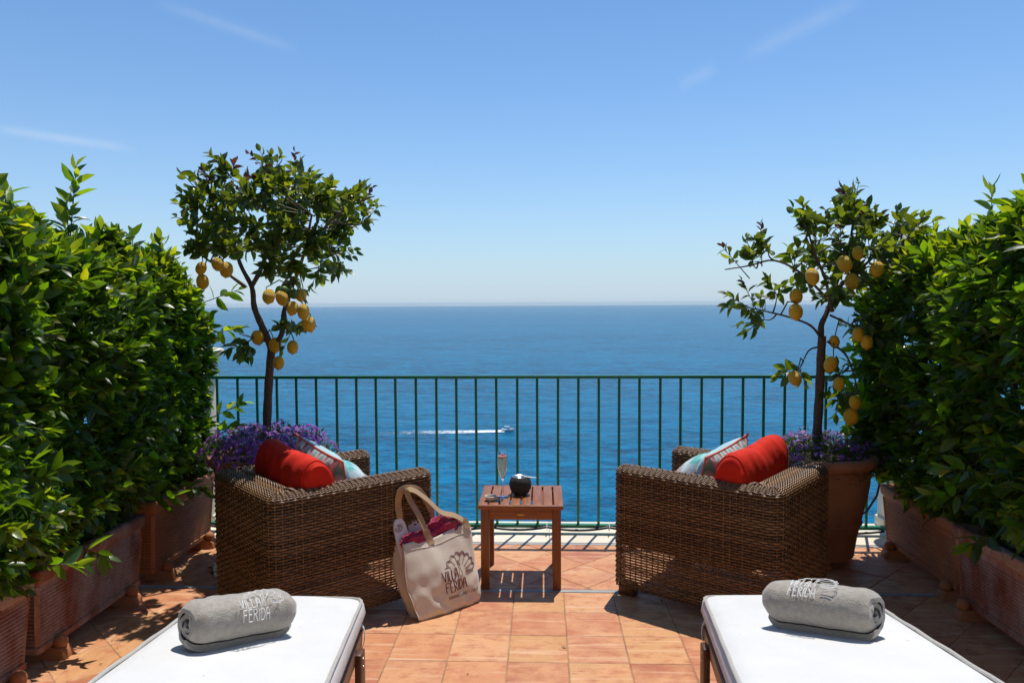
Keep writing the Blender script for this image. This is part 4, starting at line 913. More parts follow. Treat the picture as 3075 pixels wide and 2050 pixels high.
pillow(CHR, 0.175, -0.02, 0.55, 40, 8, 6, 0.40, M_CHEV, 'chevron scatter cushion with coral piping, outermost in the armchair without a bag', M_CHEV)

# ------------------------------------------------------------------ side table and what stands on it
TX, TY, TZ = -0.120, 4.062, 0.450
tb = thing('side_table', 'small square slatted wooden side table between the armchairs', 'table', (TX, TY, 0)); hw = 0.222
for sx_ in (-1, 1):
    for sy_ in (-1, 1):
        mb = MB(); mb.box((0, 0, (TZ-0.02)/2), (0.043, 0.043, TZ-0.02), r=0.003); o = mb.build('leg', M_WOODZ, tb); o.location = (sx_*(hw-0.034), sy_*(hw-0.036), 0)
for sy_ in (-1, 1):
    mb = MB(); mb.box((0, 0, 0), (2*hw-0.111, 0.020, 0.058), r=0.002); o = mb.build('apron', M_WOODX, tb); o.location = (0, sy_*(hw-0.030), TZ-0.0495)
    mb = MB(); mb.box((0, 0, 0), (2*hw, 0.030, 0.0205), r=0.003); o = mb.build('end_rail', M_WOODX, tb); o.location = (0, sy_*(hw-0.015), TZ-0.0105)
for sx_ in (-1, 1):
    mb = MB(); mb.box((0, 0, 0), (0.020, 2*hw-0.115, 0.058), r=0.002); o = mb.build('apron', M_WOODY, tb); o.location = (sx_*(hw-0.030), 0, TZ-0.0495)
ns_, gp = 8, 0.0085; sw = (2*hw-gp*(ns_-1))/ns_
mb = MB(); mb.box((0, 0, 0), (sw, 2*hw-0.0615, 0.019), r=0.0025); slm = mb.mesh('slat', M_WOODY)
for i in range(ns_): o = link('slat', slm, tb); o.location = (-hw+sw/2+i*(sw+gp), 0, TZ-0.0098)
for k, dx in enumerate((-0.11, 0.11)):
    mb = MB(); mb.box((0, 0, 0), (0.025, 2*hw-0.07, 0.018)); o = mb.build('batten', M_WOODY, tb); o.location = (dx, 0, TZ-0.0285)
mb = MB(); mb.lathe([(0.0, 0.0), (0.018, 0.0), (0.020, 0.002), (0.016, 0.0032), (0.0, 0.0032)], 20); o = mb.build('badge', M_BRASS, tb); o.location = (0.0, -hw+0.0205, TZ-0.050); o.rotation_euler = (R(90), 0, 0); o.scale = (1.0, 0.42, 1)
# flute
gx, gy = -0.222, 4.015
fl = thing('champagne_flute', 'tall flute of pale sparkling wine with strawberry, on the side table', 'glass', (gx, gy, TZ), group=None)
out = [(0.0, 0.0), (0.034, 0.0), (0.035, 0.0020), (0.028, 0.004), (0.009, 0.008), (0.0052, 0.014), (0.0046, 0.060), (0.0052, 0.088), (0.009, 0.100), (0.0165, 0.122), (0.0250, 0.150), (0.0290, 0.178), (0.0294, 0.210), (0.0268, 0.252)]
inn = [(0.0259, 0.252), (0.0283, 0.210), (0.0279, 0.179), (0.0239, 0.151), (0.0154, 0.123), (0.007, 0.105), (0.0, 0.102)]
mb = MB(); mb.lathe(out+inn, 32); mb.build('glass', M_GLASS, fl)
mb = MB(); mb.lathe([(0.0, 0.1025), (0.0068, 0.1055), (0.0151, 0.1235), (0.0236, 0.1513), (0.0276, 0.1792), (0.0280, 0.210), (0.0274, 0.226), (0.0, 0.226)], 32); mb.build('wine', M_WINE, fl)
for k, (dx, dy, dz) in enumerate(((-0.010, -0.004, 0.222), (0.004, -0.010, 0.220), (0.010, 0.004, 0.224), (-0.002, 0.008, 0.226), (-0.004, -0.008, 0.214))):
    mb = MB(); mb.lathe([(0.0005, -0.008), (0.006, -0.004), (0.0085, 0.002), (0.006, 0.006), (0.0005, 0.007)], 10, (dx, dy, dz), wob=lambda a, z: 0.1*math.sin(3*a+k)); mb.build('strawberry_piece', M_BERRY, fl)
# black bowl ashtray with steel insert
bx_, by_ = -0.128, 4.075
bw = thing('ashtray', 'round black stone ashtray with steel insert on the side table', 'ashtray', (bx_, by_, TZ))
pr = [(0.0, 0.0), (0.030, 0.0), (0.046, 0.012), (0.057, 0.035), (0.061, 0.055), (0.058, 0.078), (0.050, 0.094), (0.046, 0.098), (0.042, 0.096), (0.040, 0.085), (0.036, 0.07), (0.0, 0.066)]
mb = MB(); mb.lathe(pr, 36, wob=lambda a, z: 0.015*math.sin(4*a+30*z)+0.008*math.sin(11*a)); mb.build('bowl', M_BLACKST, bw)
mb = MB(); mb.lathe([(0.043, 0.0975), (0.0445, 0.100), (0.036, 0.096), (0.030, 0.088), (0.0, 0.086)], 32); mb.build('steel_insert', M_STEEL, bw)
mb = MB(); mb.tube([(0.020, -0.015, 0.103), (0.062, -0.022, 0.099), (0.088, -0.026, 0.098)], 0.0022, 8); mb.build('steel_lever', M_STEEL, bw)
# small dish
ds = thing('small_dish', 'tiny white dish of dark olives on the side table corner', 'dish', (-0.282, 3.945, TZ))
mb = MB(); mb.lathe([(0.0, 0.0), (0.018, 0.0), (0.026, 0.005), (0.032, 0.016), (0.0325, 0.025), (0.030, 0.027), (0.027, 0.024), (0.025, 0.016), (0.0, 0.012)], 28); mb.build('bowl', M_CERAMIC, ds)
mb = MB(); mb.lathe([(0.0255, 0.0185), (0.015, 0.021), (0.0, 0.0215)], 24, wob=lambda a, z: 0.02*math.sin(7*a)); mb.build('filling', M_SAUCE, ds)

# ------------------------------------------------------------------ stroke lettering
GLY = {'V': ([[(0, 1), (.24, 0), (.46, 1)]], .46), 'I': ([[(.04, 0), (.04, 1)]], .08), 'L': ([[(.02, 1), (.02, 0), (.36, 0)]], .36),
       'A': ([[(0, 0), (.06, .78), (.16, .97), (.28, .98), (.36, .8), (.42, 0)], [(.04, .45), (.39, .45)]], .42), 'F': ([[(.02, 0), (.02, 1), (.40, 1)], [(.02, .55), (.32, .55)]], .40),
       'E': ([[(.40, 1), (.02, 1), (.02, 0), (.40, 0)], [(.02, .54), (.33, .54)]], .40), 'R': ([[(.02, 0), (.02, 1), (.28, .97), (.38, .8), (.30, .60), (.02, .50)], [(.14, .54), (.42, 0)]], .42),
       'D': ([[(.02, 0), (.02, 1), (.26, .92), (.42, .62), (.42, .36), (.26, .06), (.02, 0)]], .42), 'P': ([[(.02, 0), (.02, 1), (.28, .97), (.38, .78), (.28, .56), (.02, .52)]], .38),
       'N': ([[(.02, 0), (.02, 1), (.42, 0), (.42, 1)]], .44), 'O': ([[(.22, 0), (.04, .2), (.02, .5), (.04, .8), (.22, 1), (.40, .8), (.42, .5), (.40, .2), (.22, 0)]], .44),
       'M': ([[(.02, 0), (.05, 1), (.26, .3), (.47, 1), (.50, 0)]], .52), 'C': ([[(.40, .85), (.24, 1), (.06, .82), (.02, .5), (.06, .18), (.24, 0), (.40, .15)]], .42),
       'S': ([[(.36, .88), (.20, 1), (.04, .86), (.06, .62), (.34, .40), (.36, .14), (.18, 0), (.02, .12)]], .38), 'T': ([[(0, 1), (.42, 1)], [(.21, 1), (.21, 0)]], .42), '-': ([[(.02, .5), (.2, .5)]], .24), ' ': ([], .24)}
def text_strokes(s_, x, y, h, wsc=1.0, gap=0.14):
    out = []
    for ch in s_:
        st, w = GLY[ch]
        out += [[(x+px*h*wsc, y+py*h) for px, py in l] for l in st]; x += (w+gap)*h*wsc
    return out, x
def densify(l, step):
    out = []
    for a, b in zip(l[:-1], l[1:]):
        n = max(1, int(math.hypot(b[0]-a[0], b[1]-a[1])/step))
        out += [(a[0]+(b[0]-a[0])*k/n, a[1]+(b[1]-a[1])*k/n) for k in range(n)]
    return out+[l[-1]]

def logo_strokes():
    S_ = []
    a, _ = text_strokes('FERIDA', 0.0, 0.0, 1.0, 0.98); S_ += [(l, 1.25) for l in a]
    a, _ = text_strokes('VILLA', -0.22, 1.16, 0.95, 0.98); S_ += [(l, 1.25) for l in a]
    cx, cy, N_ = 2.32, 1.62, 8; R0, R1 = 0.40, 1.0; a0, a1 = -8, 168
    def P_(r_, a): return (cx+r_*math.cos(R(a))*1.78, cy+r_*math.sin(R(a))*1.36)
    step = (a1-a0)/N_
    def cut(l, w):
        run = []
        for p in densify(l, 0.08):
            if p[0] < cx-0.36 and p[1] < 2.26:
                if len(run) > 1: S_.append((run, w))
                run = []
            else: run.append(p)
        if len(run) > 1: S_.append((run, w))
    for k in range(N_+1):
        a = a0+k*step; cut([P_(R0, a), P_(R1, a)], 0.55)
    for ro, w in ((0.0, 0.6), (0.11, 0.75)):
        sc = []
        for k in range(N_):
            for q in range(7):
                th = q/6; sc.append(P_(R1+ro+0.17*math.sin(math.pi*th), a0+(k+th)*step))
        cut(sc, w)
    cut([P_(R0, a0), P_(R1+0.11, a0)], 0.7); cut([(P_(R0, a0)[0], P_(R0, a0)[1]-0.16), (P_(R1+0.11, a0)[0]-0.1, P_(R1+0.11, a0)[1]-0.16)], 0.7)
    S_.append(([(cx-.10, cy+.75), (cx-.16, cy+.45), (cx-.12, cy+.2), (cx-.26, cy-.05), (cx-.28, cy-.28), (cx-.12, cy-.42), (cx+.08, cy-.36), (cx+.14, cy-.12), (cx+.04, cy+.15), (cx+.06, cy+.45), (cx+.0, cy+.72), (cx-.10, cy+.75)], 0.6))
    for dx in (-.12, -.02, .08): S_.append(([(cx-.04, cy+.75), (cx+dx-.02, cy+.98)], 0.5))
    return S_
LOGO = logo_strokes()
# ------------------------------------------------------------------ tote bag
B0 = np.array([-0.600, 3.435, 0.0]); BE = np.array([0.745, 0.667, 0]); BB = np.array([-0.667, 0.745, 0]); BWD, BHT, BDP = 0.385, 0.365, 0.105; LEAN = R(17)
BUP = np.array([0, 0, 1])*math.cos(LEAN)+BB*math.sin(LEAN)
def bag_pt(u, v, w):
    """u 0..1 along the width, v 0..1 up, w 0..1 from front to back"""
    sl = (u-0.5)
    uu = 0.5+sl*(1.0+0.05*v)+0.045*(v-0.3)*-1*0
    bulge = 0.030*math.sin(math.pi*min(1, v*0.9+0.12))*(1-(2*u-1)**2)
    wr = 0.0030*math.sin(6*u+9*v)+0.0026*math.sin(24*v-13*u+1+2*math.sin(5*u))*(1-abs(2*v-0.8))+0.0016*math.sin(31*u+19*v+3*math.sin(4*v))+0.0024*math.sin(17*(u+0.7*v)+2*math.sin(6*v))
    wr *= 0.45+0.7*(1-v)*1.0
    depth = BDP*(0.85+0.35*v)
    off = w*depth-(1-2*w)*(bulge+wr)
    uu += sl*(0.05*math.sin(math.pi*v*1.1)-0.07*(1-v)**4)+0.012*math.sin(7*v+1)*abs(2*sl)
    rv = v*BHT*(1.0+0.10*u*v)-0.016*v*v*math.sin(math.pi*u)+0.004*v*math.sin(11*u)
    p = B0+BE*(uu*BWD)+BUP*rv+BB*off
    # rounded bottom edge
    if v < 0.08: p = p+BB*(0.012*(1-v/0.08)**2)*(1-2*w)
    return p
bag = thing('tote_bag', 'natural canvas tote bag with maroon emblem leaning on the wicker armchair', 'bag', tuple(B0+BE*BWD/2+BB*BDP/2)); BO = tuple(bag.location)
def bag_loop(v, n=28, m=8):
    out = [bag_pt(i/n, v, 0.0) for i in range(n+1)]
    out += [bag_pt(1.0, v, k/m)+BE*(0.010*math.sin(math.pi*k/m)*-1) for k in range(1, m)]
    out += [bag_pt(1-i/n, v, 1.0) for i in range(n+1)]
    out += [bag_pt(0.0, v, 1-k/m)+BE*(0.014*math.sin(math.pi*k/m)) for k in range(1, m)]
    return out
mb = MB(); nv = 30; lp = [bag_loop(j/nv) for j in range(nv+1)]; n_ = len(lp[0]); c_ = np.mean(lp[nv], axis=0)
# hem folded inwards at the mouth
lp.append([p+(c_-p)/np.linalg.norm(c_-p)*0.004 for p in lp[nv]]); lp.append([p-BUP*0.10+(c_-p)/np.linalg.norm(c_-p)*0.006 for p in lp[nv]])
mb.add([p for l in lp for p in l], [(j*n_+i, j*n_+(i+1) % n_, (j+1)*n_+(i+1) % n_, (j+1)*n_+i) for j in range(len(lp)-1) for i in range(n_)])
bot = [p for p in lp[0]]; mb.add(bot+[np.mean(bot, axis=0)], [(i, n_, (i+1) % n_) for i in range(n_)]); mb.build('bag_body', M_CANVAS, bag, origin=BO, ang=None)
def seam(pts, r_=0.0016): m_ = MB(); m_.tube(pts, r_, 4); m_.build('seam', M_CANVAS, bag, origin=BO)
seam([bag_pt(i/20, 0.91, 0.0)-BB*0.0015 for i in range(21)], 0.0012)
seam([bag_pt(0.003, j/20, 0.0)-BB*0.001 for j in range(1, 21)], 0.0026)
def ribbon(pts, nrm, w, th, name, mat_, parent, origin):
    mb = MB(); P_ = [Vector(p) for p in pts]; k = len(P_); vs = []
    for i in range(k):
        t_ = (P_[min(i+1, k-1)]-P_[max(i-1, 0)]).normalized(); nn_ = Vector(nrm[i]); nn_ = (nn_-t_*nn_.dot(t_)).normalized(); s_ = t_.cross(nn_)
        for a, b in ((-1, -1), (1, -1), (1, 1), (-1, 1)): vs.append(P_[i]+s_*(a*w/2)+nn_*(b*th/2))
    fs = [(i*4+j, i*4+(j+1) % 4, i*4+4+(j+1) % 4, i*4+4+j) for i in range(k-1) for j in range(4)]+[(3, 2, 1, 0), tuple((k-1)*4+j for j in range(4))]
    mb.add(vs, fs); mb.build(name, mat_, parent, origin=origin, ang=40)
def bez(ps, n):
    out = []; ps = [np.array(p, float) for p in ps]
    for i in range(len(ps)-1):
        p0, p1, p2, p3 = ps[max(i-1, 0)], ps[i], ps[i+1], ps[min(i+2, len(ps)-1)]
        for k in range(n): s_ = k/n; out.append(0.5*((2*p1)+(-p0+p2)*s_+(2*p0-5*p1+4*p2-p3)*s_**2+(-p0+3*p1-3*p2+p3)*s_**3))
    return out+[ps[-1]]
def BP(u, z, b): return B0+BE*(u*BWD)+np.array([0, 0, z])+BB*b
# front handle: from the mouth up to the arm of the chair and back down
fr = bez([bag_pt(0.40, 0.93, 0)-BB*0.004, bag_pt(0.375, 1.02, 0)-BB*0.002, BP(0.27, 0.46, 0.125), BP(0.17, 0.545, 0.15), BP(0.145, 0.592, 0.155), BP(0.24, 0.585, 0.15), BP(0.42, 0.53, 0.145), BP(0.62, 0.455, 0.14), BP(0.82, 0.425, 0.13), bag_pt(0.93, 1.03, 0), bag_pt(0.95, 0.95, 0)-BB*0.004], 8)
nr_ = [(-BB*0.9+np.array([0, 0, 0.15]) if i < 12 or i > 70 else -BB*0.5+np.array([0.0, 0, 0.75])).tolist() for i in range(len(fr))]
ribbon(fr, nr_, 0.036, 0.004, 'handle', M_STRAP, bag, BO)
bk = bez([bag_pt(0.18, 0.90, 1), bag_pt(0.15, 1.04, 1), BP(0.075, 0.45, 0.185), BP(0.05, 0.53, 0.185), BP(0.07, 0.588, 0.17), BP(0.17, 0.60, 0.165), BP(0.34, 0.575, 0.17), BP(0.50, 0.50, 0.19), BP(0.60, 0.43, 0.21), bag_pt(0.62, 1.02, 1), bag_pt(0.61, 0.92, 1)], 8)
ribbon(bk, [(-BB*0.9+np.array([0, 0, 0.3])).tolist()]*len(bk), 0.036, 0.004, 'handle', M_STRAP, bag, BO)
def on_bag(x, y, lift=0.0012):
    u, v = x/BWD, y/BHT; e = 1e-3
    return bag_pt(u, v, 0.0)-BB*lift-np.array([0, 0, 0])
pr_ = MB(); sc_ = 0.0495
for l, w in LOGO:
    pts = [(0.178+x*sc_*0.86+(y*sc_)*-0.02, 0.100+y*sc_) for x, y in densify(l, 0.12)]
    pts = [p for p in pts if p[0] < BWD*0.995]
    if len(pts) > 1: pr_.tube([on_bag(*p) for p in pts], 0.0016*w, 5, flat=1.0)
pr_.build('emblem_print', M_PRINT, bag, origin=BO)
tx_, _ = text_strokes('PRAIANO-AMALFI COAST', 0.186, 0.066, 0.0150, 1.15, 0.17); pr2 = MB()
for l in tx_:
    l2 = [p for p in densify(l, 0.006) if p[0] < BWD*0.995]
    if len(l2) > 1: pr2.tube([on_bag(*p) for p in l2], 0.0007, 4)
pr2.build('place_name_print', M_PRINTG, bag, origin=BO)
# crimson towels in the bag
def lump(name, c, d, rz, seed, label):
    mb = MB(); rt = Matrix.Rotation(rz, 3, 'Z')
    def fn(u, v):
        a, b = 2*math.pi*u, math.pi*(v-0.5); k = 1+0.07*math.sin(5*a+3*b+seed)+0.05*math.sin(9*b-4*a+seed*2)+0.03*math.sin(17*a+11*b)
        p = rt @ Vector((d[0]/2*math.copysign(abs(math.cos(b))**0.6, 1)*math.copysign(abs(math.cos(a))**0.7, math.cos(a))*k, d[1]/2*abs(math.cos(b))**0.7*math.copysign(abs(math.sin(a))**0.8, math.sin(a))*k, d[2]/2*math.copysign(abs(math.sin(b))**0.8, math.sin(b))*k))
        return (p.x+c[0], p.y+c[1], p.z+c[2])
    mb.grid(fn, 40, 22, closeu=True); return tag(mb.build(name, M_CRIMSON), label, 'towel', 'crimson towels in the tote bag')
az = math.atan2(BE[1], BE[0])
c_ = B0+BE*BWD*0.70+BUP*BHT*0.97+BB*0.060; lump('crimson_towel', c_, (0.215, 0.105, 0.165), az, 1.0, 'large crimson terry towel bulging from the tote bag')
c_ = B0+BE*BWD*0.74+BUP*BHT*1.03+BB*0.052; lump('crimson_towel', c_, (0.15, 0.075, 0.085), az+0.2, 2.4, 'crimson towel fold lying on top inside the tote bag mouth')
c_ = B0+BE*BWD*0.27+BUP*BHT*0.955+BB*0.034; lump('crimson_towel', c_, (0.20, 0.060, 0.10), az, 3.3, 'low crimson towel edge in front of the two slippers')
# slippers
def slipper(u, b, top, tilt, label):
    root = thing('slipper', label, 'slipper', tuple(B0+BE*BWD*u+BUP*0.16+BB*b), group='white slippers in the tote bag'); og = root.location
    mb = MB(); hw_, ln, th = 0.038, 0.30, 0.013; ol = []
    for k in range(28):
        a = 2*math.pi*k/28; x = hw_*math.copysign(abs(math.cos(a))**0.8, math.cos(a)); y = ln/2*math.copysign(abs(math.sin(a))**0.55, math.sin(a))
        x *= 1+0.12*math.sin(a)*0.6; ol.append((x, y))
    n = len(ol); rings = [(0.94, -th/2), (1, -th/2+0.003), (1, th/2-0.003), (0.94, th/2)]
    vs = [(x*k_, y*(1-(1-k_)*0.3), z) for k_, z in rings for x, y in ol]; fs = [(i*n+j, i*n+(j+1) % n, (i+1)*n+(j+1) % n, (i+1)*n+j) for i in range(3) for j in range(n)]+[tuple(range(n))[::-1], tuple(3*n+j for j in range(n))]
    mb.add(vs, fs); rot = Matrix((Vector(BE), Vector(BUP), Vector(-BB*math.cos(LEAN)+np.array([0, 0, math.sin(LEAN)])))).transposed() @ Matrix.Rotation(tilt, 3, 'Z')
    o = mb.build('sole', M_FOAM, root, ang=40); o.matrix_local = Matrix.Translation(Vector(BUP*(top+0.002))) @ rot.to_4x4()
    m2 = MB(); s2 = 0.0105
    for l, w in LOGO:
        m2.tube([(-(x-1.1)*s2*0.9, 0.105-(y-1.4)*s2*1.0, th/2+0.0005) for x, y in densify(l, 0.2)], 0.0006, 4)
    m2.build('print', M_PRINT, o)
    for dx in (0.018,): m3 = MB(); m3.lathe([(0.0, 0.0), (0.004, 0.0), (0.004, 0.001), (0.0, 0.0014)], 12, (dx, 0.062, th/2)); m3.build('plug', M_RUBBER, o)
slipper(0.085, 0.050, 0.165, R(6), 'white slipper with upside-down print at the outer corner of the bag')
slipper(0.295, 0.075, 0.205, R(-4), 'white slipper half covered by the bag handle')

# ------------------------------------------------------------------ loungers, rolled towels
def lounger(corner, side, ex, ey, w, label):
    """corner of the foot end, axes across and along the leg rest, which rises away from the foot end"""
    ex, ey = Vector(ex).normalized(), Vector(ey).normalized(); ez = ex.cross(ey).normalized(); mid = Vector(corner)+ex*(side*w/2); z0 = mid.z
    root = thing('sun_lounger', label, 'sun lounger', (mid.x, mid.y, 0), 0, 'white sun loungers'); th = 0.095; Ls = 1.25
    # local: x across, -y away from the foot end along the sloping leg rest
    rot = Matrix((ex, ey, ez)).transposed()
    def place(p): q = rot @ Vector(p); return (q.x, q.y, q.z+z0)
    mb = MB(); nu, nvv = 20, 30; rr = 0.028
    def section(y, topz, half):
        pts = []; hw_ = w/2
        prof = [(-hw_+0.012, -th), (-hw_+0.002, -th+0.014), (-hw_-0.008, -th*0.5), (-hw_+0.002, -0.012), (-hw_+0.010, -0.002)]
        pts += prof
        for i in range(1, 14): s_ = i/14; pts.append((-hw_+0.010+(w-0.02)*s_, 0.010*math.sin(math.pi*s_)**0.5+0.0015*math.sin(13*s_+9*y)))
        pts += [(-x, z) for x, z in reversed(prof)]
        return [place((x*half, y, z)) for x, z in pts]
    ys = [0.0, -0.004, -0.014, -0.03]+list(np.linspace(-0.06, -Ls, 24)); rows = []
    for i, y in enumerate(ys):
        row = section(y, 0, 1.0)
        if i < 2:
            k = (0.045, 0.018)[i]; row = [place((l.x*(1-k*0.6), y, l.z*(1-k*1.4)-th*0.7*k)) for l in [rot.transposed() @ (Vector(q)-Vector((0, 0, z0))) for q in row]]
        rows.append(row)
    m_ = len(rows[0]); vs = [p for r_ in rows for p in r_]; fs = [(j*m_+i, j*m_+(i+1) % m_, (j+1)*m_+(i+1) % m_, (j+1)*m_+i) for j in range(len(rows)-1) for i in range(m_)]
    fs += [tuple(range(m_)), tuple((len(rows)-1)*m_+i for i in range(m_))[::-1]]
    mb.add(vs, fs); cu_ = mb.build('cushion', M_WHITE, root, ang=60)
    hw_ = w/2-0.008; e = [(-hw_, y) for y in np.linspace(-Ls+0.01, -0.05, 20)]+[(-hw_+0.012, -0.014), (-hw_+0.045, -0.002)]+[(x, -0.001) for x in np.linspace(-hw_+0.09, hw_-0.09, 12)]+[(hw_-0.045, -0.002), (hw_-0.012, -0.014)]+[(hw_, y) for y in np.linspace(-0.05, -Ls+0.01, 20)]
    m2 = MB(); m2.tube([place((x, y, 0.0022+0.0016*math.sin(23*y+9*x))) for x, y in e], 0.0058, 8); m2.build('piping', M_PIPE, cu_)
    m2 = MB(); m2.tube([place((x*1.0, y, -th+0.004)) for x, y in e], 0.0045, 6); m2.build('piping', M_PIPE, cu_)
    for sx_ in (-1, 1):
        m3 = MB(); m3.box((0, 0, 0), (0.026, Ls-0.06, 0.062), r=0.004, rot=rot); o = m3.build('side_rail', M_DKWOOD, root); q = place((sx_*(w/2-0.008), -Ls/2-0.03, -th-0.034)); o.location = q
        for yy in (-0.30, -1.08):
            q = place((sx_*(w/2+0.016), yy, -th-0.020)); m4 = MB(); m4.box((0, 0, q[2]/2), (0.024, 0.062, q[2]), r=0.005); o = m4.build('leg', M_DKWOOD, root); o.location = (q[0], q[1], 0)
            for dz in (0.0, 0.028):
                m5 = MB(); m5.lathe([(0.0, 0.0), (0.0045, 0.0), (0.004, 0.002), (0.0, 0.0025)], 10); s5 = m5.build('screw', M_STEEL, o); s5.location = (sx_*0.012, 0.0, q[2]-0.025-dz); s5.rotation_euler = (0, R(90*sx_), 0)
        q = place((sx_*(w/2-0.008), -0.075, -th-0.030)); m6 = MB()
        pts = [(0.021*math.cos(a), 0, 0.047*math.sin(a)) for a in np.linspace(0, 2*math.pi, 17)[:-1]]
        vs = []; 
        for p in pts:
            for y_ in (-0.012, 0.012):
                for k in (1.0, 1.12): vs.append((p[0]*k, y_, p[2]*k))
        fs = []
        for i in range(16):
            a, b = i*4, ((i+1) % 16)*4; fs += [(a+1, b+1, b+3, a+3), (a, a+2, b+2, b), (a, b, b+1, a+1), (a+2, a+3, b+3, b+2)]
        m6.add(vs, fs); o = m6.build('tie_strap', M_WHITE, root); o.matrix_local = Matrix.Translation(q) @ rot.to_4x4()
    for yy in (-0.04, -0.35, -0.66, -0.97, -1.2):
        m7 = MB(); m7.box((0, 0, 0), (w-0.05, 0.06, 0.018), rot=rot); o = m7.build('slat', M_DKWOOD, root); o.location = place((0, yy, -th-0.012))
    return root, place, rot, mid
LG1 = lounger((-0.704, 2.869, 0.34), -1, (0.98865, 0.1367, -0.0623), (-0.1457, 0.9737, -0.1751), 0.594, 'white cushioned sun lounger on the side of the tote bag')
LG2 = lounger((0.621, 2.933, 0.34), 1, (0.99003, -0.12527, 0.06435), (0.136, 0.9689, -0.2067), 0.600, 'white cushioned sun lounger on the side of the armchair without a bag')
def rolled_towel(lg, p0, p1, length, label, seed, flip=0.0, tang=146):
    root, place, rot, mid = lg; rx, rzz = 0.088, 0.078
    o = thing('rolled_towel', label, 'towel', (0, 0, 0), 0, 'rolled grey towels on the loungers')
    q = place(((p0[0]+p1[0])/2, (p0[1]+p1[1])/2, 0.006)); yaw = math.atan2(p1[1]-p0[1], p1[0]-p0[0])
    o.rotation_euler = (rot @ Matrix.Rotation(yaw, 3, 'Z')).to_euler(); o.location = (mid.x+q[0], mid.y+q[1], q[2])
    TH = 0.020; turns = 2.35
    def spiral(a):  # a from 0 (outer end) inwards, returns scale of the radius
        return 1.0-a/(2*math.pi)*0.285
    def spt(a, s2, inner):
        k = spiral(a) if a > 2*math.pi*0.0 else 1.0
        k = max(k, 0.12)-(0.24 if inner else 0.0)*min(1, 1.2)
        k = max(k, 0.05); aa = a+R(250)
        e = 0.86
        x = rx*k*math.copysign(abs(math.cos(aa))**e, math.cos(aa)); z = rzz*k*math.copysign(abs(math.sin(aa))**e, math.sin(aa))
        edge = 1-0.34*max(0, (abs(s2)-0.70)/0.30)**2.6; fold = max(0, (abs(s2)-0.55)/0.45)**1.5
        edge *= 1+fold*(0.030*math.sin(5*aa+seed)+0.022*math.sin(9*aa-seed*2))
        lmp = 1+0.012*math.sin(8*s2+2*aa+seed)+0.010*math.sin(19*s2-3*aa+seed)
        return x*edge*lmp, z*edge*lmp
    mb = MB(); NA, NS = 110, 36; prof = []
    amax = 2*math.pi*turns
    seq = [(amax*i/NA, False) for i in range(NA+1)]+[(amax*(NA-i)/NA, True) for i in range(NA+1)]
    rows = []
    for j in range(NS+1):
        s2 = 2*j/NS-1; s2 = math.copysign(abs(s2)**0.8, s2); row = []
        for a, inner in seq:
            x, z = spt(a, s2, inner); stick = (length/2)*(1-0.035*(a/amax)+0.018*math.sin(a*2.3+seed*(2 if s2 > 0 else 1)))
            row.append((s2*stick, x, z+rzz*0.98))
        rows.append(row)
    m_ = len(rows[0]); mb.add([p for r_ in rows for p in r_], [(j*m_+i, (j+1)*m_+i, (j+1)*m_+(i+1) % m_, j*m_+(i+1) % m_) for j in range(NS) for i in range(m_)])
    for base, rev in ((0, True), (NS*m_, False)):
        for i in range(NA):
            a, b, c2, d2 = base+i, base+i+1, base+m_-2-i, base+m_-1-i; mb.f.append((a, d2, c2, b) if rev else (a, b, c2, d2)); mb.m.append(0)
    mb.build('roll', M_TOWEL, o, ang=70)
    th_ = MB(); sc2 = 0.0325
    for l, w in LOGO:
        pts = []
        for x, y in densify(l, 0.10):
            px = (x-1.25)*sc2*0.94+flip; arc = (y-0.95)*sc2; ang = R(tang)-arc/0.083  # measured on the side facing away from the sea
            e = 0.86; k = 1.0+0.012*math.sin(8*(2*px/length)+2*ang+seed)+0.010*math.sin(19*(2*px/length)-3*ang+seed)
            pts.append((px, -abs(rx*k)*math.copysign(abs(math.cos(ang))**e, -math.cos(ang)) if False else rx*k*math.copysign(abs(math.cos(ang))**e, math.cos(ang)), rzz*k*math.copysign(abs(math.sin(ang))**e, math.sin(ang))+rzz*0.98))
        pts = [(p[0], p[1]*1.012, (p[2]-rzz*0.98)*1.012+rzz*0.98) for p in pts]
        th_.tube(pts, 0.00135*w, 5)
    th_.build('embroidery', M_THREAD, o)
    return o
rolled_towel(LG1, (-0.136, -0.778), (0.092, -0.564), 0.335, 'rolled grey towel on the lounger beside the tote bag, whole emblem showing', 1.3, 0.0, 157)
rolled_towel(LG2, (-0.112, -0.567), (0.134, -0.776), 0.340, 'rolled grey towel on the other lounger, emblem partly rolled over the top', 4.1, -0.02, 133)

# ------------------------------------------------------------------ motor boat and its wake
bt = thing('motor_boat', 'small white motor boat with sun roof speeding across the sea', 'boat', (-24, 503, SEA_Z), R(4))
M_HULL = plain('white_gelcoat', (0.72, 0.72, 0.70), 0.3); M_HULLD = plain('grey_hull_band', (0.10, 0.09, 0.09), 0.4); M_DARKGL = plain('dark_windscreen', (0.02, 0.025, 0.03), 0.1)
mb = MB(); st = [(-4.4, 1.35, 0.25, 1.35), (-2, 1.5, 0.1, 1.3), (1, 1.45, 0.0, 1.4), (3, 0.95, 0.15, 1.6), (4.3, 0.30, 0.6, 1.8), (4.8, 0.03, 1.1, 1.9)]; vs = []
for x, hw_, zb, zt in st: vs += [(x, -hw_, zt), (x, -hw_*0.93, zb+0.55), (x, 0, zb-0.35), (x, hw_*0.93, zb+0.55), (x, hw_, zt)]
mb.add(vs, [(i*5+j, i*5+5+j, i*5+6+j, i*5+j+1) for i in range(5) for j in range(4)]+[(0, 1, 2, 3, 4)]); mb.build('hull', M_HULL, bt, ang=40)
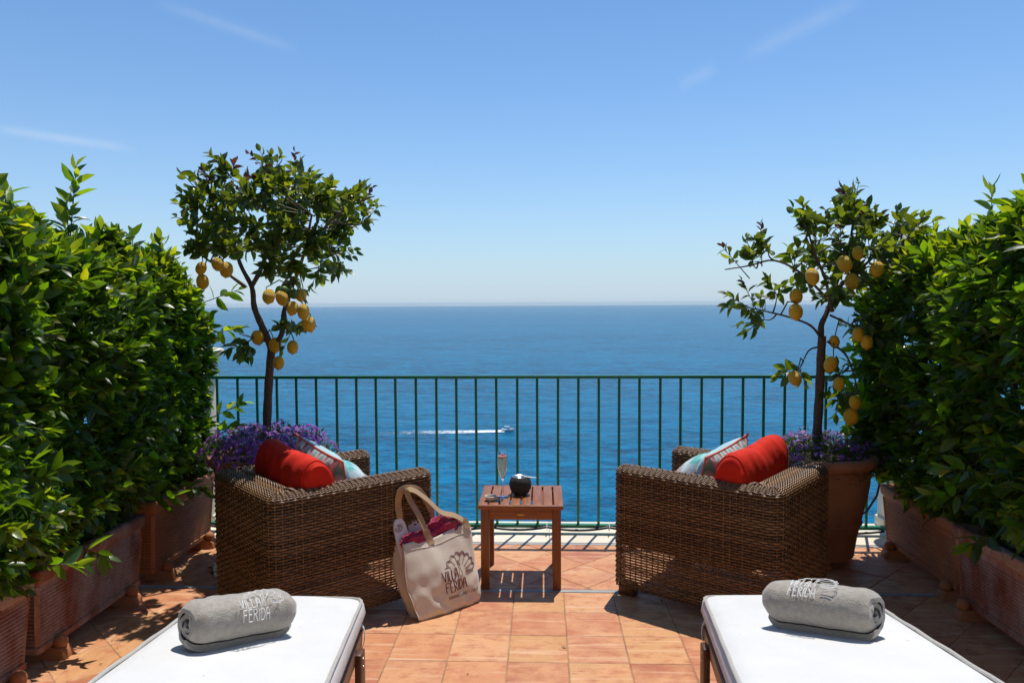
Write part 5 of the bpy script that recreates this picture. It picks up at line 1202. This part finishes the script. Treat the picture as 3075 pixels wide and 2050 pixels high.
mb = MB(); mb.add([(x, s_*hw_*1.01, z_) for x, hw_, zb, zt in st for s_, z_ in ((-1, zt-0.22), (-1, zt+0.05), (1, zt+0.05), (1, zt-0.22))], [(i*4+j, i*4+4+j, i*4+5+j, i*4+1+j) for i in range(5) for j in range(3)]); mb.build('deck', M_HULL, bt, smooth=False)
mb = MB(); mb.box((0.6, 0, 1.85), (2.6, 1.7, 0.9), r=0.2); mb.build('cabin', M_HULL, bt)
mb = MB(); mb.box((1.2, 0, 2.55), (0.12, 1.6, 0.75), rot=Matrix.Rotation(R(-35), 3, 'Y')); mb.build('windscreen', M_DARKGL, bt)
mb = MB(); mb.box((-0.7, 0, 3.35), (3.4, 1.9, 0.16), r=0.06, rot=Matrix.Rotation(R(6), 3, 'Y')); mb.build('sun_roof', M_HULL, bt)
for x in (-2.0, 0.5):
    for y in (-0.8, 0.8): mb = MB(); mb.tube([(x, y, 1.3), (x-0.2, y, 3.3)], 0.05, 6); mb.build('roof_post', M_HULL, bt)
mb = MB(); mb.box((-3.2, 0, 1.6), (1.2, 1.9, 0.5), r=0.1); mb.build('seat', M_HULL, bt)
t = MT('foam'); nn1 = t.noise(0.55, 5, 0.7, None, (0.5, 1, 1)); sx = t.n('ShaderNodeSeparateXYZ'); t.l(t.co(), sx.inputs[0])
fade = t.math('DIVIDE', t.math('ADD', sx.outputs[0], 92.0), 92.0, True); ed = t.math('SUBTRACT', 1.0, t.math('POWER', t.math('DIVIDE', t.math('ABSOLUTE', sx.outputs[1]), 8.0), 2.0), True)
al = t.math('MULTIPLY', t.math('ADD', t.math('MULTIPLY', t.math('SUBTRACT', nn1, 0.56), 9.0), t.math('MULTIPLY', fade, 2.4)), ed, True)
al = t.math('MULTIPLY', al, t.math('POWER', fade, 0.7), True)
t.color((0.80, 0.84, 0.86)).set(Roughness=0.8); t.l(al, t.b.inputs['Alpha']); M_FOAM2 = t.m
mb = MB(); mb.grid(lambda u, v: (-92+u*92, (v-0.5)*19*(0.42+0.58*(1-u))+1.5*math.sin(u*5)*(1-u), 0.12+0.10*math.sin(u*60)*math.sin(v*9)), 60, 8); o = mb.build('boat_wake', M_FOAM2, ang=None); o.location = (-26.5, 502.6, SEA_Z+0.1); o.rotation_euler = (0, 0, R(6)); stuff(o)

# ------------------------------------------------------------------ small water spill, litter, sea haze
t = MT('water_film').set(Roughness=0.03, IOR=1.33); t.color((0.05, 0.03, 0.02)); t.b.inputs['Specular IOR Level'].default_value = 0.9; M_WET = t.m
mb = MB(); n = 26; mb.add([(0, 0, 0.0)]+[(0.10*math.cos(2*math.pi*k/n)*(1+0.22*math.sin(3*k)+0.12*math.sin(7*k)), 0.13*math.sin(2*math.pi*k/n)*(1+0.2*math.cos(2*k)), 0.0) for k in range(n)], [(0, 1+k, 1+(k+1) % n) for k in range(n)])
o = struct(mb.build('puddle', M_WET, smooth=False)); o.location = (-1.80, 4.14, 0.0035)
M_DRY = plain('dry_leaf', (0.12, 0.06, 0.02), 0.8, (0.20, 0.12, 0.04), 30)
rs = np.random.RandomState(77); mb = MB()
for k in range(70):
    x, y = rs.uniform(-1.9, 1.9), rs.uniform(2.7, 4.5)
    if rs.rand() < 0.6: x = rs.choice((-1, 1))*rs.uniform(1.3, 1.95)
    a, l = rs.uniform(0, 6.28), rs.uniform(0.004, 0.016); c, s_ = math.cos(a), math.sin(a)
    mb.add([(x, y, 0.003), (x+c*l-s_*l*0.3, y+s_*l+c*l*0.3, 0.007), (x+c*l*2, y+s_*l*2, 0.004), (x+c*l+s_*l*0.3, y+s_*l-c*l*0.3, 0.005)], [(0, 1, 2), (0, 2, 3)])
stuff(mb.build('leaf_litter', M_DRY, smooth=False))
hm = bpy.data.materials.new('sea_haze'); hm.use_nodes = True; hm.node_tree.nodes.remove(hm.node_tree.nodes['Principled BSDF'])
pv = hm.node_tree.nodes.new('ShaderNodeVolumePrincipled'); pv.inputs['Color'].default_value = (0.74, 0.92, 1.0, 1); pv.inputs['Density'].default_value = 4.5e-5; pv.inputs['Anisotropy'].default_value = 0.0
hm.node_tree.links.new(pv.outputs[0], hm.node_tree.nodes['Material Output'].inputs['Volume'])
mb = MB(); mb.box((0, 0, (7.5+SEA_Z-1)/2), (46000, 46000, 7.5-SEA_Z+1)); stuff(mb.build('haze', hm, smooth=False))
